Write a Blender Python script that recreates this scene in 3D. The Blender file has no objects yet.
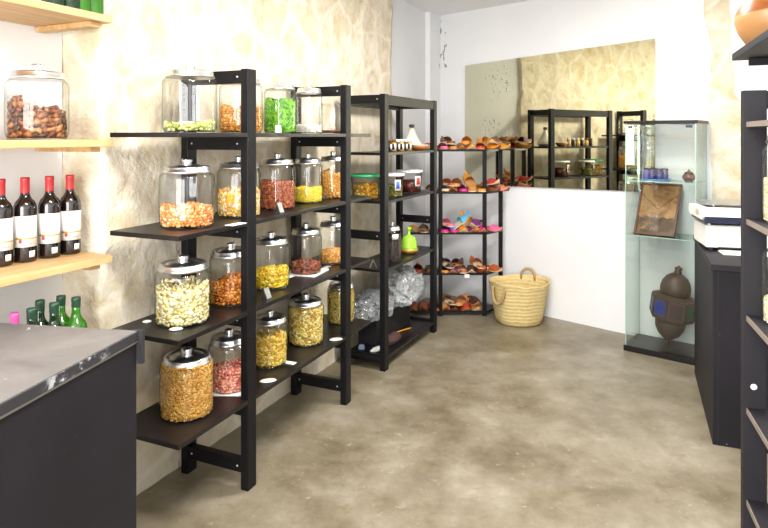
import bpy, bmesh, math, random
from mathutils import Vector, Matrix, noise
random.seed(7)
PI = math.pi
SC = bpy.context.scene
COL = SC.collection
F = 610.0; H = 1.5; HY = 136.0

# ------------------------------------------------------------------ helpers
def W(px, py, z):
    d = F*(H-z)/(py-HY)
    return ((px-384)/F*d, d)
def lin(c):
    if isinstance(c, str):
        c = [int(c[i:i+2], 16)/255 for i in (0, 2, 4)]
    return tuple((v/12.92 if v <= .04045 else ((v+.055)/1.055)**2.4) for v in c) + (1,)

class MB:
    """collects shapes, links them as one mesh object"""
    def __init__(s): s.v = []; s.f = []; s.sm = []; s.mi = []; s.cur = 0
    def add(s, vs, fs, smooth=False, M=None):
        o = len(s.v)
        s.v += [tuple(M @ Vector(p)) if M is not None else tuple(p) for p in vs]
        for f in fs:
            s.f.append([o+i for i in f]); s.sm.append(smooth); s.mi.append(s.cur)
        return s
    def box(s, x0, x1, y0, y1, z0, z1, M=None, b=0.0):
        if b <= 0:
            vs = [(x, y, z) for z in (z0, z1) for y in (y0, y1) for x in (x0, x1)]
            return s.add(vs, [(0,2,3,1),(4,5,7,6),(0,1,5,4),(2,6,7,3),(0,4,6,2),(1,3,7,5)], False, M)
        bm = bmesh.new(); bmesh.ops.create_cube(bm, size=1)
        for v in bm.verts:
            v.co = Vector(((x0+x1)/2+v.co.x*(x1-x0), (y0+y1)/2+v.co.y*(y1-y0), (z0+z1)/2+v.co.z*(z1-z0)))
        bmesh.ops.bevel(bm, geom=list(bm.edges), offset=b, segments=2, affect='EDGES', profile=.5)
        s.bm(bm, M); return s
    def bm(s, bm, M=None, smooth=False):
        bm.verts.index_update()
        s.add([v.co.copy() for v in bm.verts], [[v.index for v in f.verts] for f in bm.faces], smooth, M)
        bm.free(); return s
    def prism(s, poly, z0, z1, M=None):
        n = len(poly)
        vs = [(x, y, z0) for x, y in poly] + [(x, y, z1) for x, y in poly]
        fs = [list(range(n))[::-1], list(range(n, 2*n))]
        fs += [(i, (i+1) % n, n+(i+1) % n, n+i) for i in range(n)]
        return s.add(vs, fs, False, M)
    def lathe(s, prof, seg=32, M=None, smooth=True, sx=1, sy=1, closed=False):
        vs = []; fs = []
        for r, z in prof:
            for k in range(seg):
                a = 2*PI*k/seg
                vs.append((r*math.cos(a)*sx, r*math.sin(a)*sy, z))
        m = len(prof)
        for i in range(m-1):
            for k in range(seg):
                k2 = (k+1) % seg
                fs.append((i*seg+k, i*seg+k2, (i+1)*seg+k2, (i+1)*seg+k))
        if prof[0][0] > 1e-4 and not closed: fs.append(list(range(seg))[::-1])
        if prof[-1][0] > 1e-4 and not closed: fs.append([(m-1)*seg+k for k in range(seg)])
        return s.add(vs, fs, smooth, M)
    def tube(s, path, r, seg=8, M=None):
        P = [Vector(p) for p in path]; vs = []; fs = []
        n = len(P); up = Vector((0, 0, 1))
        for i, p in enumerate(P):
            t = (P[min(i+1, n-1)]-P[max(i-1, 0)]).normalized()
            a = t.cross(up)
            if a.length < .05: a = t.cross(Vector((1, 0, 0)))
            a.normalize(); b = t.cross(a)
            rr = r[i] if isinstance(r, (list, tuple)) else r
            for k in range(seg):
                q = 2*PI*k/seg
                vs.append(p + a*math.cos(q)*rr + b*math.sin(q)*rr)
        for i in range(n-1):
            for k in range(seg):
                k2 = (k+1) % seg
                fs.append((i*seg+k, (i+1)*seg+k, (i+1)*seg+k2, i*seg+k2))
        fs.append(list(range(seg))); fs.append([(n-1)*seg+k for k in range(seg)][::-1])
        return s.add(vs, fs, True, M)
    def build(s, name, mat, parent=None, fix=True):
        me = bpy.data.meshes.new(name); me.from_pydata(s.v, [], s.f)
        for p, a, m in zip(me.polygons, s.sm, s.mi): p.use_smooth = a; p.material_index = m
        for m in (mat if isinstance(mat, (list, tuple)) else [mat]): me.materials.append(m)
        if fix:
            bm = bmesh.new(); bm.from_mesh(me); bmesh.ops.recalc_face_normals(bm, faces=bm.faces); bm.to_mesh(me); bm.free()
        me.update()
        o = bpy.data.objects.new(name, me); COL.objects.link(o)
        if parent: o.parent = parent
        return o

def tag(o, label, cat, group=None, kind=None):
    o['label'] = label; o['category'] = cat
    if group: o['group'] = group
    if kind: o['kind'] = kind
    return o
def thing(name, label, cat, loc, rz=0, group=None, rot=None):
    o = bpy.data.objects.new(name, None); COL.objects.link(o)
    o.empty_display_size = .05; o.location = loc; o.rotation_euler = rot or (0, 0, rz)
    return tag(o, label, cat, group)
def struct(name, mb, mat, fix=True):
    o = mb.build(name, mat, None, fix); o['kind'] = 'structure'; return o
def copy_tree(root, loc, rz, label, group=None):
    r = root.copy(); COL.objects.link(r); r.location = loc; r.rotation_euler = (0, 0, rz); r['label'] = label
    if group: r['group'] = group
    for ch in list(root.children):
        c = ch.copy(); COL.objects.link(c); c.parent = r
        for g in list(ch.children):
            d = g.copy(); COL.objects.link(d); d.parent = c
    return r
def T(x=0, y=0, z=0, rx=0, ry=0, rz=0, s=1):
    return Matrix.Translation((x, y, z)) @ Matrix.Rotation(rz, 4, 'Z') @ Matrix.Rotation(ry, 4, 'Y') @ Matrix.Rotation(rx, 4, 'X') @ Matrix.Scale(s, 4)

# ------------------------------------------------------------------ materials
class NT:
    def __init__(s, name):
        m = bpy.data.materials.new(name); m.use_nodes = True
        s.m = m; s.t = m.node_tree; s.b = s.t.nodes['Principled BSDF']; s.out = s.t.nodes['Material Output']
    def n(s, k, **kw):
        n = s.t.nodes.new(k)
        for a, v in kw.items():
            if a in n.bl_rna.properties: setattr(n, a, v)
            else: n.inputs[a].default_value = v
        return n
    def l(s, a, b): s.t.links.new(a, b)
    def pos(s, scale=(1, 1, 1), loc=(0, 0, 0), world=False):
        mp = s.n('ShaderNodeMapping'); mp.inputs['Scale'].default_value = scale; mp.inputs['Location'].default_value = loc
        if world: s.l(s.n('ShaderNodeNewGeometry').outputs['Position'], mp.inputs[0])
        else: s.l(s.n('ShaderNodeTexCoord').outputs['Object'], mp.inputs[0])
        return mp.outputs[0]
    def noise(s, vec, scale, detail=4, rough=.55, dist=0):
        n = s.n('ShaderNodeTexNoise'); n.inputs['Scale'].default_value = scale; n.inputs['Detail'].default_value = detail
        n.inputs['Roughness'].default_value = rough; n.inputs['Distortion'].default_value = dist
        s.l(vec, n.inputs['Vector']); return n.outputs['Fac']
    def ramp(s, fac, stops, interp='LINEAR'):
        r = s.n('ShaderNodeValToRGB'); r.color_ramp.interpolation = interp; e = r.color_ramp.elements
        while len(e) < len(stops): e.new(.5)
        for k, (p, c) in enumerate(stops):
            e[k].position = p; e[k].color = lin(c) if isinstance(c, str) else (c, c, c, 1)
        s.l(fac, r.inputs[0]); return r.outputs[0]
    def mix(s, fac, a, b, blend='MIX'):
        m = s.n('ShaderNodeMix', data_type='RGBA', blend_type=blend)
        for sock, v in ((m.inputs[0], fac), (m.inputs[6], a), (m.inputs[7], b)):
            if hasattr(v, 'links'): s.l(v, sock)
            elif isinstance(v, str): sock.default_value = lin(v)
            else: sock.default_value = v
        return m.outputs[2]
    def math(s, op, a, b=None, clamp=False):
        m = s.n('ShaderNodeMath', operation=op, use_clamp=clamp)
        for i, v in enumerate((a, b)):
            if v is None: continue
            if hasattr(v, 'links'): s.l(v, m.inputs[i])
            else: m.inputs[i].default_value = v
        return m.outputs[0]
    def bump(s, h, strength=.3, dist=.01):
        b = s.n('ShaderNodeBump'); b.inputs['Strength'].default_value = strength; b.inputs['Distance'].default_value = dist
        s.l(h, b.inputs['Height']); s.l(b.outputs[0], s.b.inputs['Normal'])

def mat(name, col, rough=.5, metal=0, var=0, scale=20, spec=None, bump=0, bscale=60, trans=0, coat=0):
    t = NT(name); b = t.b
    b.inputs['Roughness'].default_value = rough; b.inputs['Metallic'].default_value = metal
    b.inputs['Coat Weight'].default_value = coat
    if spec is not None: b.inputs['Specular IOR Level'].default_value = spec
    c = lin(col); v = t.pos()
    f = t.noise(v, scale)
    lo = tuple(max(0, x*(1-var)) for x in c[:3])+(1,); hi = tuple(min(1, x*(1+var)) for x in c[:3])+(1,)
    t.l(t.mix(f, lo, hi), b.inputs['Base Color'])
    if bump: t.bump(t.noise(v, bscale), bump, .004)
    return t.m

def isl(name, cols, rough=.55, spec=None):
    """each loose piece gets its own colour"""
    t = NT(name); g = t.n('ShaderNodeNewGeometry')
    st = [(i/len(cols), c) for i, c in enumerate(cols)]
    c = t.ramp(g.outputs['Random Per Island'], st, 'CONSTANT')
    f = t.noise(t.pos(), 90)
    t.l(t.mix(t.math('MULTIPLY', f, .45), c, 'FFFFFF' if False else '6b4a20', 'MULTIPLY') if False else t.mix(t.math('MULTIPLY', f, .35), c, (1, .95, .85, 1), 'SOFT_LIGHT'), t.b.inputs['Base Color'])
    t.b.inputs['Roughness'].default_value = rough
    t.b.inputs['Subsurface Weight'].default_value = .35; t.b.inputs['Subsurface Radius'].default_value = (.012, .009, .006); t.b.inputs['Subsurface Scale'].default_value = 1.0
    return t.m

def glass(name, tint='FFFFFF', edge='9FB0A8', rough=.02, lo=.05):
    t = NT(name); t.t.nodes.remove(t.b)
    tr = t.n('ShaderNodeBsdfTransparent'); gl = t.n('ShaderNodeBsdfGlossy'); gl.inputs['Roughness'].default_value = rough
    lw = t.n('ShaderNodeLayerWeight'); lw.inputs['Blend'].default_value = .25
    lw.inputs['Blend'].default_value = .5
    p = t.math('POWER', lw.outputs['Facing'], 3.0)
    q = t.math('ADD', .055, t.math('MULTIPLY', t.math('POWER', lw.outputs['Facing'], 4.5), .6))
    t.l(t.mix(p, tint, edge), tr.inputs['Color'])
    mx = t.n('ShaderNodeMixShader'); t.l(q, mx.inputs[0])
    t.l(tr.outputs[0], mx.inputs[1]); t.l(gl.outputs[0], mx.inputs[2]); t.l(mx.outputs[0], t.out.inputs['Surface'])
    return t.m

M = {}
M['black'] = mat('black_stain', '0F0E11', .45, spec=.22, var=.25, scale=9, bump=.08, bscale=40)
M['blackboard'] = mat('black_board', '171415', .34, spec=.35, var=.25, scale=14, bump=.05, bscale=30)
M['blackgrey'] = mat('worn_black_paint', '211F24', .55, spec=.25, var=.2, scale=6)
M['steel'] = mat('steel', 'E6E7E9', .3, 1, var=.06)
M['brushed'] = mat('brushed_steel', 'B9BABC', .32, 1, var=.1)
M['bolt'] = mat('bolt', 'D8D8DA', .3, .8)
M['glass'] = glass('jar_glass')
M['pane'] = glass('pane_glass', 'FCFEFD', 'DDEAE5')
M['white'] = mat('white_paper', 'F2F1EC', .6, var=.03)
M['whitep'] = mat('white_plastic', 'E9E8E3', .35, var=.03)
M['navy'] = mat('navy_plastic', '2B3046', .4)
M['wood'] = mat('pale_pine', 'D2B183', .45, var=.12, scale=7)
M['pebble'] = mat('white_pebble', 'D8D4C8', .5, var=.05)

def wood():
    t = NT('pine_plank')
    v = t.pos((1.2, 14, 14), world=False)
    f = t.noise(v, 3.0, 5, .6, .6)
    t.l(t.ramp(f, [(.25, 'AB8250'), (.55, 'C6A270'), (.8, 'D5B98B')]), t.b.inputs['Base Color'])
    t.b.inputs['Roughness'].default_value = .5
    return t.m
M['pine'] = wood()

def white_wall():
    t = NT('white_plaster'); v = t.pos(world=True)
    f = t.noise(v, 1.6, 5)
    c = t.ramp(f, [(.3, 'DEDFE1'), (.7, 'E6E7E8')])
    # brown scuffs at the far left corner, near the ceiling
    sep = t.n('ShaderNodeSeparateXYZ'); t.l(t.n('ShaderNodeNewGeometry').outputs['Position'], sep.inputs[0])
    x, z = sep.outputs[0], sep.outputs[2]
    dx = t.math('ABSOLUTE', t.math('SUBTRACT', x, .56))
    m1 = t.math('LESS_THAN', dx, .035)
    m2 = t.math('GREATER_THAN', z, 2.15); m3 = t.math('LESS_THAN', z, 2.6)
    n2 = t.math('GREATER_THAN', t.noise(t.pos((1, 1, .45), world=True), 28, 3, .6), .60)
    m = t.math('MULTIPLY', t.math('MULTIPLY', m1, m2), t.math('MULTIPLY', m3, n2))
    t.l(t.mix(t.math('MULTIPLY', m, .75), c, '6B6256'), t.b.inputs['Base Color'])
    t.b.inputs['Roughness'].default_value = .7
    t.bump(t.noise(v, 35, 4), .06, .006)
    return t.m
M['wall'] = white_wall()
M['ceiling'] = mat('white_ceiling', 'ECECEC', .8, var=.02, scale=2)

def stone():
    t = NT('limewashed_stone'); v = t.pos(world=True)
    d = t.n('ShaderNodeTexNoise'); d.inputs['Scale'].default_value = 3; t.l(v, d.inputs['Vector'])
    vm = t.n('ShaderNodeVectorMath', operation='SCALE'); vm.inputs['Scale'].default_value = .12; t.l(d.outputs['Color'], vm.inputs[0])
    va = t.n('ShaderNodeVectorMath', operation='ADD'); t.l(v, va.inputs[0]); t.l(vm.outputs[0], va.inputs[1])
    vo = t.n('ShaderNodeTexVoronoi', feature='F1'); vo.inputs['Scale'].default_value = 3.4; t.l(va.outputs[0], vo.inputs['Vector'])
    ve = t.n('ShaderNodeTexVoronoi', feature='DISTANCE_TO_EDGE'); ve.inputs['Scale'].default_value = 3.4; t.l(va.outputs[0], ve.inputs['Vector'])
    bw = t.n('ShaderNodeRGBToBW'); t.l(vo.outputs['Color'], bw.inputs[0])
    c1 = t.ramp(bw.outputs[0], [(.2, 'C6B694'), (.45, 'DACDB2'), (.6, 'E2D8C2'), (.8, 'CFC1A2')])
    f = t.noise(v, 6.5, 7, .62, .15)
    c2 = t.ramp(f, [(.3, 'B8A47C'), (.42, 'D6C8AA'), (.56, 'E8DFCD'), (.75, 'F0EADF')])
    c = t.mix(.62, c1, c2)
    e = t.ramp(ve.outputs['Distance'], [(0, 1.0), (.09, 0.0)])
    c = t.mix(t.math('MULTIPLY', e, .55), c, 'F2ECDD')
    p = t.noise(v, 12, 6, .68, .2)
    pit = t.ramp(p, [(.66, 0.0), (.74, 1.0)])
    c = t.mix(t.math('MULTIPLY', pit, .55), c, 'A88C60')
    g = t.ramp(t.noise(t.pos(loc=(4, 2, 7), world=True), 2.6, 7, .65, .2), [(.55, 0.0), (.68, 1.0)])
    c = t.mix(t.math('MULTIPLY', g, .45), c, 'C9B083')
    t.l(c, t.b.inputs['Base Color']); t.b.inputs['Roughness'].default_value = .85
    t.bump(t.math('ADD', t.noise(v, 18, 8, .65), t.math('MULTIPLY', f, 1.6)), .55, .025)
    return t.m
M['stone'] = stone()

def floor_mat():
    t = NT('stained_concrete'); v = t.pos(world=True)
    a = t.noise(v, 1.1, 7, .62, .12)
    c = t.ramp(a, [(.36, '5C503B'), (.46, '7A705B'), (.56, '8B8270'), (.68, '9E9685')])
    b = t.noise(t.pos(loc=(3, 1, 0), world=True), 3.2, 9, .66, .15)
    c = t.mix(.5, c, t.ramp(b, [(.36, '4C412E'), (.46, '736953'), (.58, '8E8674'), (.70, 'ADA698')]))
    s = t.noise(t.pos(loc=(9, 4, 0), world=True), 20, 7, .72)
    c = t.mix(t.math('MULTIPLY', t.ramp(s, [(.60, 0.0), (.70, 1.0)]), .3), c, 'D2CCBF')
    s2 = t.noise(t.pos(loc=(1, 8, 0), world=True), 9, 7, .72)
    c = t.mix(t.math('MULTIPLY', t.ramp(s2, [(.56, 0.0), (.68, 1.0)]), .45), c, '6A5C42')
    t.l(c, t.b.inputs['Base Color'])
    r = t.n('ShaderNodeMapRange'); t.l(b, r.inputs[0]); r.inputs[3].default_value = .28; r.inputs[4].default_value = .5
    t.l(r.outputs[0], t.b.inputs['Roughness'])
    t.bump(t.math('ADD', t.noise(v, 40, 6, .7), b), .1, .008)
    return t.m
M['floor'] = floor_mat()

def counter_top():
    t = NT('scuffed_grey_top'); v = t.pos(world=True)
    a = t.noise(v, 4, 6, .65, .5)
    c = t.ramp(a, [(.3, '5E5C5C'), (.6, '787574'), (.8, '888584')])
    s = t.noise(t.pos((1, 3.2, 1), world=True), 7, 5, .6, 1.2)
    c = t.mix(t.ramp(s, [(.69, 0.0), (.73, 1.0)]), c, 'DEDDDB')
    t.l(c, t.b.inputs['Base Color']); t.b.inputs['Roughness'].default_value = .35
    return t.m
def worn_edge():
    t = NT('worn_black_edge'); v = t.pos(world=True)
    s = t.noise(v, 30, 6, .75)
    s2 = t.noise(v, 5, 3, .6)
    m = t.math('MULTIPLY', t.ramp(s, [(.5, 0.0), (.6, 1.0)]), t.ramp(s2, [(.45, 0.0), (.6, 1.0)]))
    t.l(t.mix(m, '2A292D', 'B9BBBE'), t.b.inputs['Base Color']); t.b.inputs['Roughness'].default_value = .45
    return t.m
def black_panel():
    t = NT('black_counter_panel'); v = t.pos(world=True)
    s = t.noise(v, 60, 3, .6); a = t.noise(v, 3, 4)
    c = t.ramp(a, [(.3, '17151A'), (.7, '201D24')])
    c = t.mix(t.ramp(s, [(.74, 0.0), (.78, 1.0)]), c, '8A8894')
    t.l(c, t.b.inputs['Base Color']); t.b.inputs['Roughness'].default_value = .6; t.b.inputs['Specular IOR Level'].default_value = .25
    return t.m
M['ctop'] = counter_top(); M['cedge'] = worn_edge(); M['cpanel'] = black_panel()

def mirror_mat():
    t = NT('aged_mirror'); t.b.inputs['Metallic'].default_value = 1; t.b.inputs['Roughness'].default_value = .012
    v = t.pos(world=False)
    sep = t.n('ShaderNodeSeparateXYZ'); t.l(v, sep.inputs[0]); x, z = sep.outputs[0], sep.outputs[2]
    s = t.noise(t.pos((1.1, 1, .8)), 34, 5, .6, .3)
    def blob(cx, cz, rx, rz):
        a = t.math('POWER', t.math('DIVIDE', t.math('SUBTRACT', x, cx), rx), 2.0)
        b = t.math('POWER', t.math('DIVIDE', t.math('SUBTRACT', z, cz), rz), 2.0)
        return t.math('SUBTRACT', 1.0, t.math('ADD', a, b), True)
    b = t.math('MAXIMUM', blob(.38, .93, .26, .2), t.math('MAXIMUM', blob(.26, .55, .14, .12), blob(.47, .5, .1, .12)))
    m = t.math('ADD', s, t.math('MULTIPLY', b, .10))
    k = t.ramp(m, [(.66, 0.0), (.70, .75)])
    k = t.math('MULTIPLY', k, t.math('GREATER_THAN', b, 0.0))
    t.l(t.mix(k, 'EEEBD0', '3A3428'), t.b.inputs['Base Color'])
    t.l(t.math('SUBTRACT', 1.0, t.math('MULTIPLY', k, .9)), t.b.inputs['Metallic'])
    t.l(t.math('ADD', .012, t.math('MULTIPLY', k, .6)), t.b.inputs['Roughness'])
    return t.m
M['mirror'] = mirror_mat()

# ------------------------------------------------------------------ room
E = Vector((.4217, .9068)); MM = Vector((.9068, -.4217))       # along the side walls, across the room
def em(e, m): return (E.x*e+MM.x*m, E.y*e+MM.y*m)
ML, MR = -1.995, .713
CEIL = 2.65
BN = Vector((.682, .7314)); BOFF = 4.628; BU = Vector((.7314, -.682))   # back wall normal (into wall), direction to the right
CORN = Vector((.534, 5.837))
E_LC = CORN.x*E.x+CORN.y*E.y
def at_back(px, off=BOFF):
    k = (px-384)/F; d = off/(BN.x*k+BN.y); return Vector((k*d, d))
def at_left(px, m=ML):
    k = (px-384)/F; d = m/(MM.x*k+MM.y); return Vector((k*d, d))
RC = Vector((2.601, 3.9026))
E_F = -1.3

mb = MB(); p = [em(E_F-2.5, ML-1.2), em(E_F-2.5, MR+1.2), (4.2, 3.6), (3.6, 5.2), (1.2, 7.2), (-.2, 7.0)]
mb.prism(p, -.08, 0); struct('floor', mb, M['floor'])
mb = MB(); p = [em(E_F-.1, ML-.5), em(E_F-.1, MR+.15), (RC.x+.3, RC.y-.1), (RC.x+.1, RC.y+.3), (CORN.x+.1, CORN.y+.3), (CORN.x-.6, CORN.y+.1)]
mb.prism(p, CEIL, CEIL+.1); struct('ceiling', mb, M['ceiling'])

# back wall
mb = MB(); a = CORN-BU*.05; b = RC+BU*.2; c = b+BN*.15; d = a+BN*.15
mb.prism([tuple(a), tuple(b), tuple(c), tuple(d)], 0, CEIL); struct('wall_back', mb, M['wall'])
# right wall
mb = MB(); mb.prism([em(E_F, MR), em(4.9, MR), em(4.9, MR+.15), em(E_F, MR+.15)], 0, CEIL); struct('wall_right', mb, M['wall'])
# left wall: white backing behind and beyond the stone, and the recess with the wine shelves
E_REV = 1.703; REC = -2.241
mb = MB(); mb.prism([em(E_REV+.01, ML-.045), em(E_LC+.1, ML-.045), em(E_LC+.1, ML-.35), em(E_REV+.01, ML-.35)], 0, CEIL)
struct('wall_left', mb, M['wall'])
mb = MB(); mb.prism([em(E_F, REC), em(E_REV, REC), em(E_REV, REC-.1), em(E_F, REC-.1)], 0, CEIL)
struct('wall_recess', mb, M['wall'])
# corner strip between the white left wall and the back wall
pa = at_left(430, ML); 
mb = MB(); mb.prism([tuple(pa), tuple(CORN+BU*.01), tuple(CORN+BU*.01+BN*.05), em(E_LC, ML-.06), tuple(pa-MM*.06)], 0, CEIL)
struct('trim_1', mb, M['wall'])

# stone skin of the left wall: wavy surface with a broken far edge and the reveal of the recess
def stone_left():
    e1 = lambda z: 4.46 + .035*noise.noise(Vector((z*2.2, 3, 1))) + .02*noise.noise(Vector((z*9, 1, 4)))
    nz = 110; ne = 120; vs = []; fs = []
    cols = []
    # reveal columns (coming out of the recess), then the face, then the broken edge turned back
    for i in range(8): cols.append(('r', i/8))
    for i in range(ne+1): cols.append(('f', i/ne))
    for i in range(1, 3): cols.append(('b', i/2))
    for kind, q in cols:
        for j in range(nz+1):
            z = CEIL*j/nz
            ee1 = e1(z)
            if kind == 'r': e, m = E_REV, REC-.02+(ML-.012-REC+.02)*q
            elif kind == 'f': e, m = E_REV+(ee1-E_REV)*q, ML-.012
            else: e, m = ee1, ML-.012-.04*q
            p3 = Vector((e*1.0, m, z))
            h = .007*noise.noise(p3*3.2)+.008*noise.noise(p3*8.5)+.004*noise.noise(p3*19)
            h -= .016*max(0, noise.noise(p3*4.1+Vector((9, 0, 3)))-.35)*2
            if kind == 'f': m += h
            if kind == 'r': e += h*1.0
            x, y = em(e, m); vs.append((x, y, z))
    n = nz+1
    for i in range(len(cols)-1):
        for j in range(nz):
            fs.append((i*n+j, (i+1)*n+j, (i+1)*n+j+1, i*n+j+1))
    mb = MB(); mb.add(vs, fs, True)
    return struct('wall_left_stone', mb, M['stone'])
stone_left()

# exposed stone strip on the back wall, right of the glass cabinet
def stone_back():
    zs = [i*CEIL/90 for i in range(91)]; vs = []; fs = []; nx = 16
    u0 = lambda px: (at_back(px)-CORN).dot(BU)
    for z in zs:
        if z > 2.30: l = u0(703)
        elif z > 2.05: l = u0(703)+(2.30-z)/.25*.07
        else: l = u0(709)-.012*math.sin(z*5)
        l += .015*noise.noise(Vector((z*6, 5, 5)))
        if z > 1.78: r = u0(736)-.05*(z-1.78)+.02*noise.noise(Vector((z*5, 8, 5)))
        elif z > 1.60: r = u0(736)+(1.78-z)/.18*.16
        else: r = u0(770)
        for i in range(nx+1):
            q = i/nx; u = l+(r-l)*q
            h = 0 if i in (0, nx) else .010+.006*noise.noise(Vector((u*7, 3, z*7)))+.003*noise.noise(Vector((u*20, 3, z*20)))
            pnt = CORN+BU*u-BN*(h-.002 if h else -.002)
            vs.append((pnt.x, pnt.y, z))
    for j in range(90):
        for i in range(nx):
            a = j*(nx+1)+i; fs.append((a, a+1, a+nx+2, a+nx+1))
    mb = MB(); mb.add(vs, fs, True); struct('wall_back_stone', mb, M['stone'])
stone_back()

# shop front behind the camera: wall with a wide opening and a door-high glazed frame
mb = MB()
X = Matrix(((E.x, MM.x, 0, 0), (E.y, MM.y, 0, 0), (0, 0, 1, 0), (0, 0, 0, 1)))   # (e, m, z) -> world
mb.box(E_F-.12, E_F, ML-.4, ML+.12, 0, CEIL, X); mb.box(E_F-.12, E_F, MR-.1, MR+.15, 0, CEIL, X)
mb.box(E_F-.12, E_F, ML+.12, MR-.1, 2.5, CEIL, X)
struct('wall_front', mb, M['wall'])
mb = MB()
for m0 in (ML+.12, (ML+MR)/2-.03, MR-.16):
    mb.box(E_F-.09, E_F-.04, m0, m0+.06, 0, 2.5, X)
mb.box(E_F-.09, E_F-.04, ML+.12, MR-.1, 2.44, 2.5, X)
struct('window_1', mb, M['blackgrey'])

# ------------------------------------------------------------------ mirror
MOFF = BOFF-.014
def mirror():
    a = at_back(465, MOFF); b = at_back(655, MOFF)
    wd = (b-a).length
    t = thing('wall_mirror', 'large frameless aged mirror with dark desilvered spots hung on the white back wall', 'mirror', (a.x, a.y, 0), math.atan2(BU.y, BU.x))
    t.location.z = 1.055
    zs = [(0, 0, 0), (wd, 0, .035), (wd, 0, 2.213-1.055), (0, 0, 2.148-1.055)]
    mb = MB(); vs = [(x, 0.0, z) for x, _, z in zs]+[(x, .008, z) for x, _, z in zs]
    mb.add(vs, [(0, 1, 2, 3), (7, 6, 5, 4), (0, 4, 5, 1), (1, 5, 6, 2), (2, 6, 7, 3), (3, 7, 4, 0)])
    mb.build('mirror_glass', M['mirror'], t)
    for x, z in ((.12, .0), (wd-.12, .033)): MB().box(x-.015, x+.015, -.004, .012, z-.008, z+.012).build('clip', M['steel'], t)
mirror()

# ------------------------------------------------------------------ black shelving
def bolts(parent, pts, axis='x'):
    for p in pts:
        mb = MB(); mb.lathe([(.0001, .003), (.004, .0025), (.0045, 0)], 10, T(*p, ry=-PI/2) if axis == 'x' else T(*p, rx=PI/2))
        mb.build('bolt', M['bolt'], parent)
def ladder(t, x, dep, hgt, rungs, pw=.06, pd=.038):
    """one end frame: a front post, a rear post and its rungs"""
    for y0 in (0, dep-pd):
        MB().box(x, x+pw, y0, y0+pd, 0, hgt, b=.003).build('post', M['black'], t)
    for z in rungs:
        r = MB().box(x+.004, x+pw-.022, pd, dep-pd, z-.055, z, b=.002).build('rung', M['black'], t)
        bolts(r, [(x+.0035, pd+.02, z-.028), (x+.0035, dep-pd-.02, z-.028)])
U1 = math.atan2(.915, .404)
def f1(x, y, z=0):      # shelving 1 local -> world
    c, s = math.cos(U1), math.sin(U1); return (-.573+c*x-s*y, 2.570+s*x+c*y, z)
L1 = [1.513, 1.138, .761, .385]
t = thing('shelving_unit', 'long black wooden shelving unit of four boards holding the glass jars', 'shelf', (-.573, 2.570, 0), U1, 'black stained wooden shelving')
for x in (0, .898): ladder(t, x, .362, 1.785, [1.78]+[z-.018 for z in L1]+[.125])
for z in L1:
    MB().box(-.41, 1.225, .002, .338, z-.018, z, b=.0015).build('shelf_board', M['blackboard'], t)
U2 = math.atan2(.896, .444)
def f2(x, y, z=0):
    c, s = math.cos(U2), math.sin(U2); return (.006+c*x-s*y, 3.877+s*x+c*y, z)
t = thing('shelving_unit', 'taller looking far black shelving unit with tubs, tagine pots and a plastic bag', 'shelf', (.006, 3.877, 0), U2, 'black stained wooden shelving')
t['label'] = 'black shelving unit behind the jar shelves holding tubs, tagine pots and plastic bags'
for x in (0, .85): ladder(t, x, .325, 1.77, [1.765, .886, .10], .055)
for y0 in (.004, .30):
    MB().box(.06, .85, y0, y0+.02, 1.70, 1.765, b=.002).build('rail', M['black'], t)
for z in (1.394, 1.083, .645, .085):
    MB().box(.0, .91, .039, .286, z-.018, z, b=.0015).build('shelf_board', M['blackboard'], t)
    MB().box(.0605, .8495, .004, .038, z-.018, z, b=.0015).build('shelf_edge', M['blackboard'], t)

# shoe rack standing across the far corner
Z3 = [1.389, 1.036, .697, .359, .045]
t = thing('shoe_rack', 'narrow black five-level rack of slippers in the far corner by the mirror', 'shelf', (.86, 5.08, 0))
for i, (x, y) in enumerate(((.455, 5.075), (.823, 5.075), (.985, 5.225), (.47, 5.225))):
    MB().box(x-.86, x-.86+.032, y-5.08, y-5.08+.032, 0, 1.385, b=.002).build('post', M['black'], t)
for z in Z3:
    poly = [(.205-.86, 0), (.0, 0), (.155, .175), (.14, .18), (.29-.86, .18)]
    MB().prism(poly, z-.018, z).build('shelf_board', M['blackboard'], t)

# ------------------------------------------------------------------ glass jars and what fills them
def jar_parts(r, h, t, lid=True, knob=True, neck=.82):
    mb = MB(); b = h*.80
    prof = [(.0001, .004), (r*.80, .003), (r*.93, .007), (r*.99, .022), (r, .04), (r, b*.86), (r*.985, b*.91), (r*.93, b*.95), (r*neck, b*.975), (r*neck, b)]
    mb.lathe(prof, 40, closed=True); mb.build('jar_glass', M['glass'], t)
    mb = MB(); mb.lathe([(r*.70, .0), (r*.9, .0), (r*.93, .004), (r*.9, .007), (r*.70, .005)], 40, closed=True); mb.build('base_ring', M['glass'], t)
    if not lid:
        mb = MB(); mb.lathe([(r*neck-.002, b-.006), (r*neck+.003, b-.004), (r*neck+.003, b), (r*neck-.002, b+.002)], 40, closed=True); mb.build('rim', M['glass'], t); return
    R = r*neck+.004
    mb = MB(); mb.lathe([(R-.004, b-.006), (R+.002, b-.006), (R+.005, b-.003), (R+.004, b+.002), (R, b+.004), (R, b+.017), (R-.005, b+.022), (R*.82, b+.021), (R*.76, b+.0165), (R*.70, b+.021), (R*.45, b+.027), (.0001, b+.029)], 40)
    ld = mb.build('lid', M['steel'], t)
    if knob:
        k = r*.2
        mb = MB(); mb.lathe([(k*.9, b+.026), (k*.85, b+.031), (k, b+.038), (k*1.03, b+.046), (k*.85, b+.051), (.0001, b+.052)], 24)
        mb.build('knob', M['steel'], ld)

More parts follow.
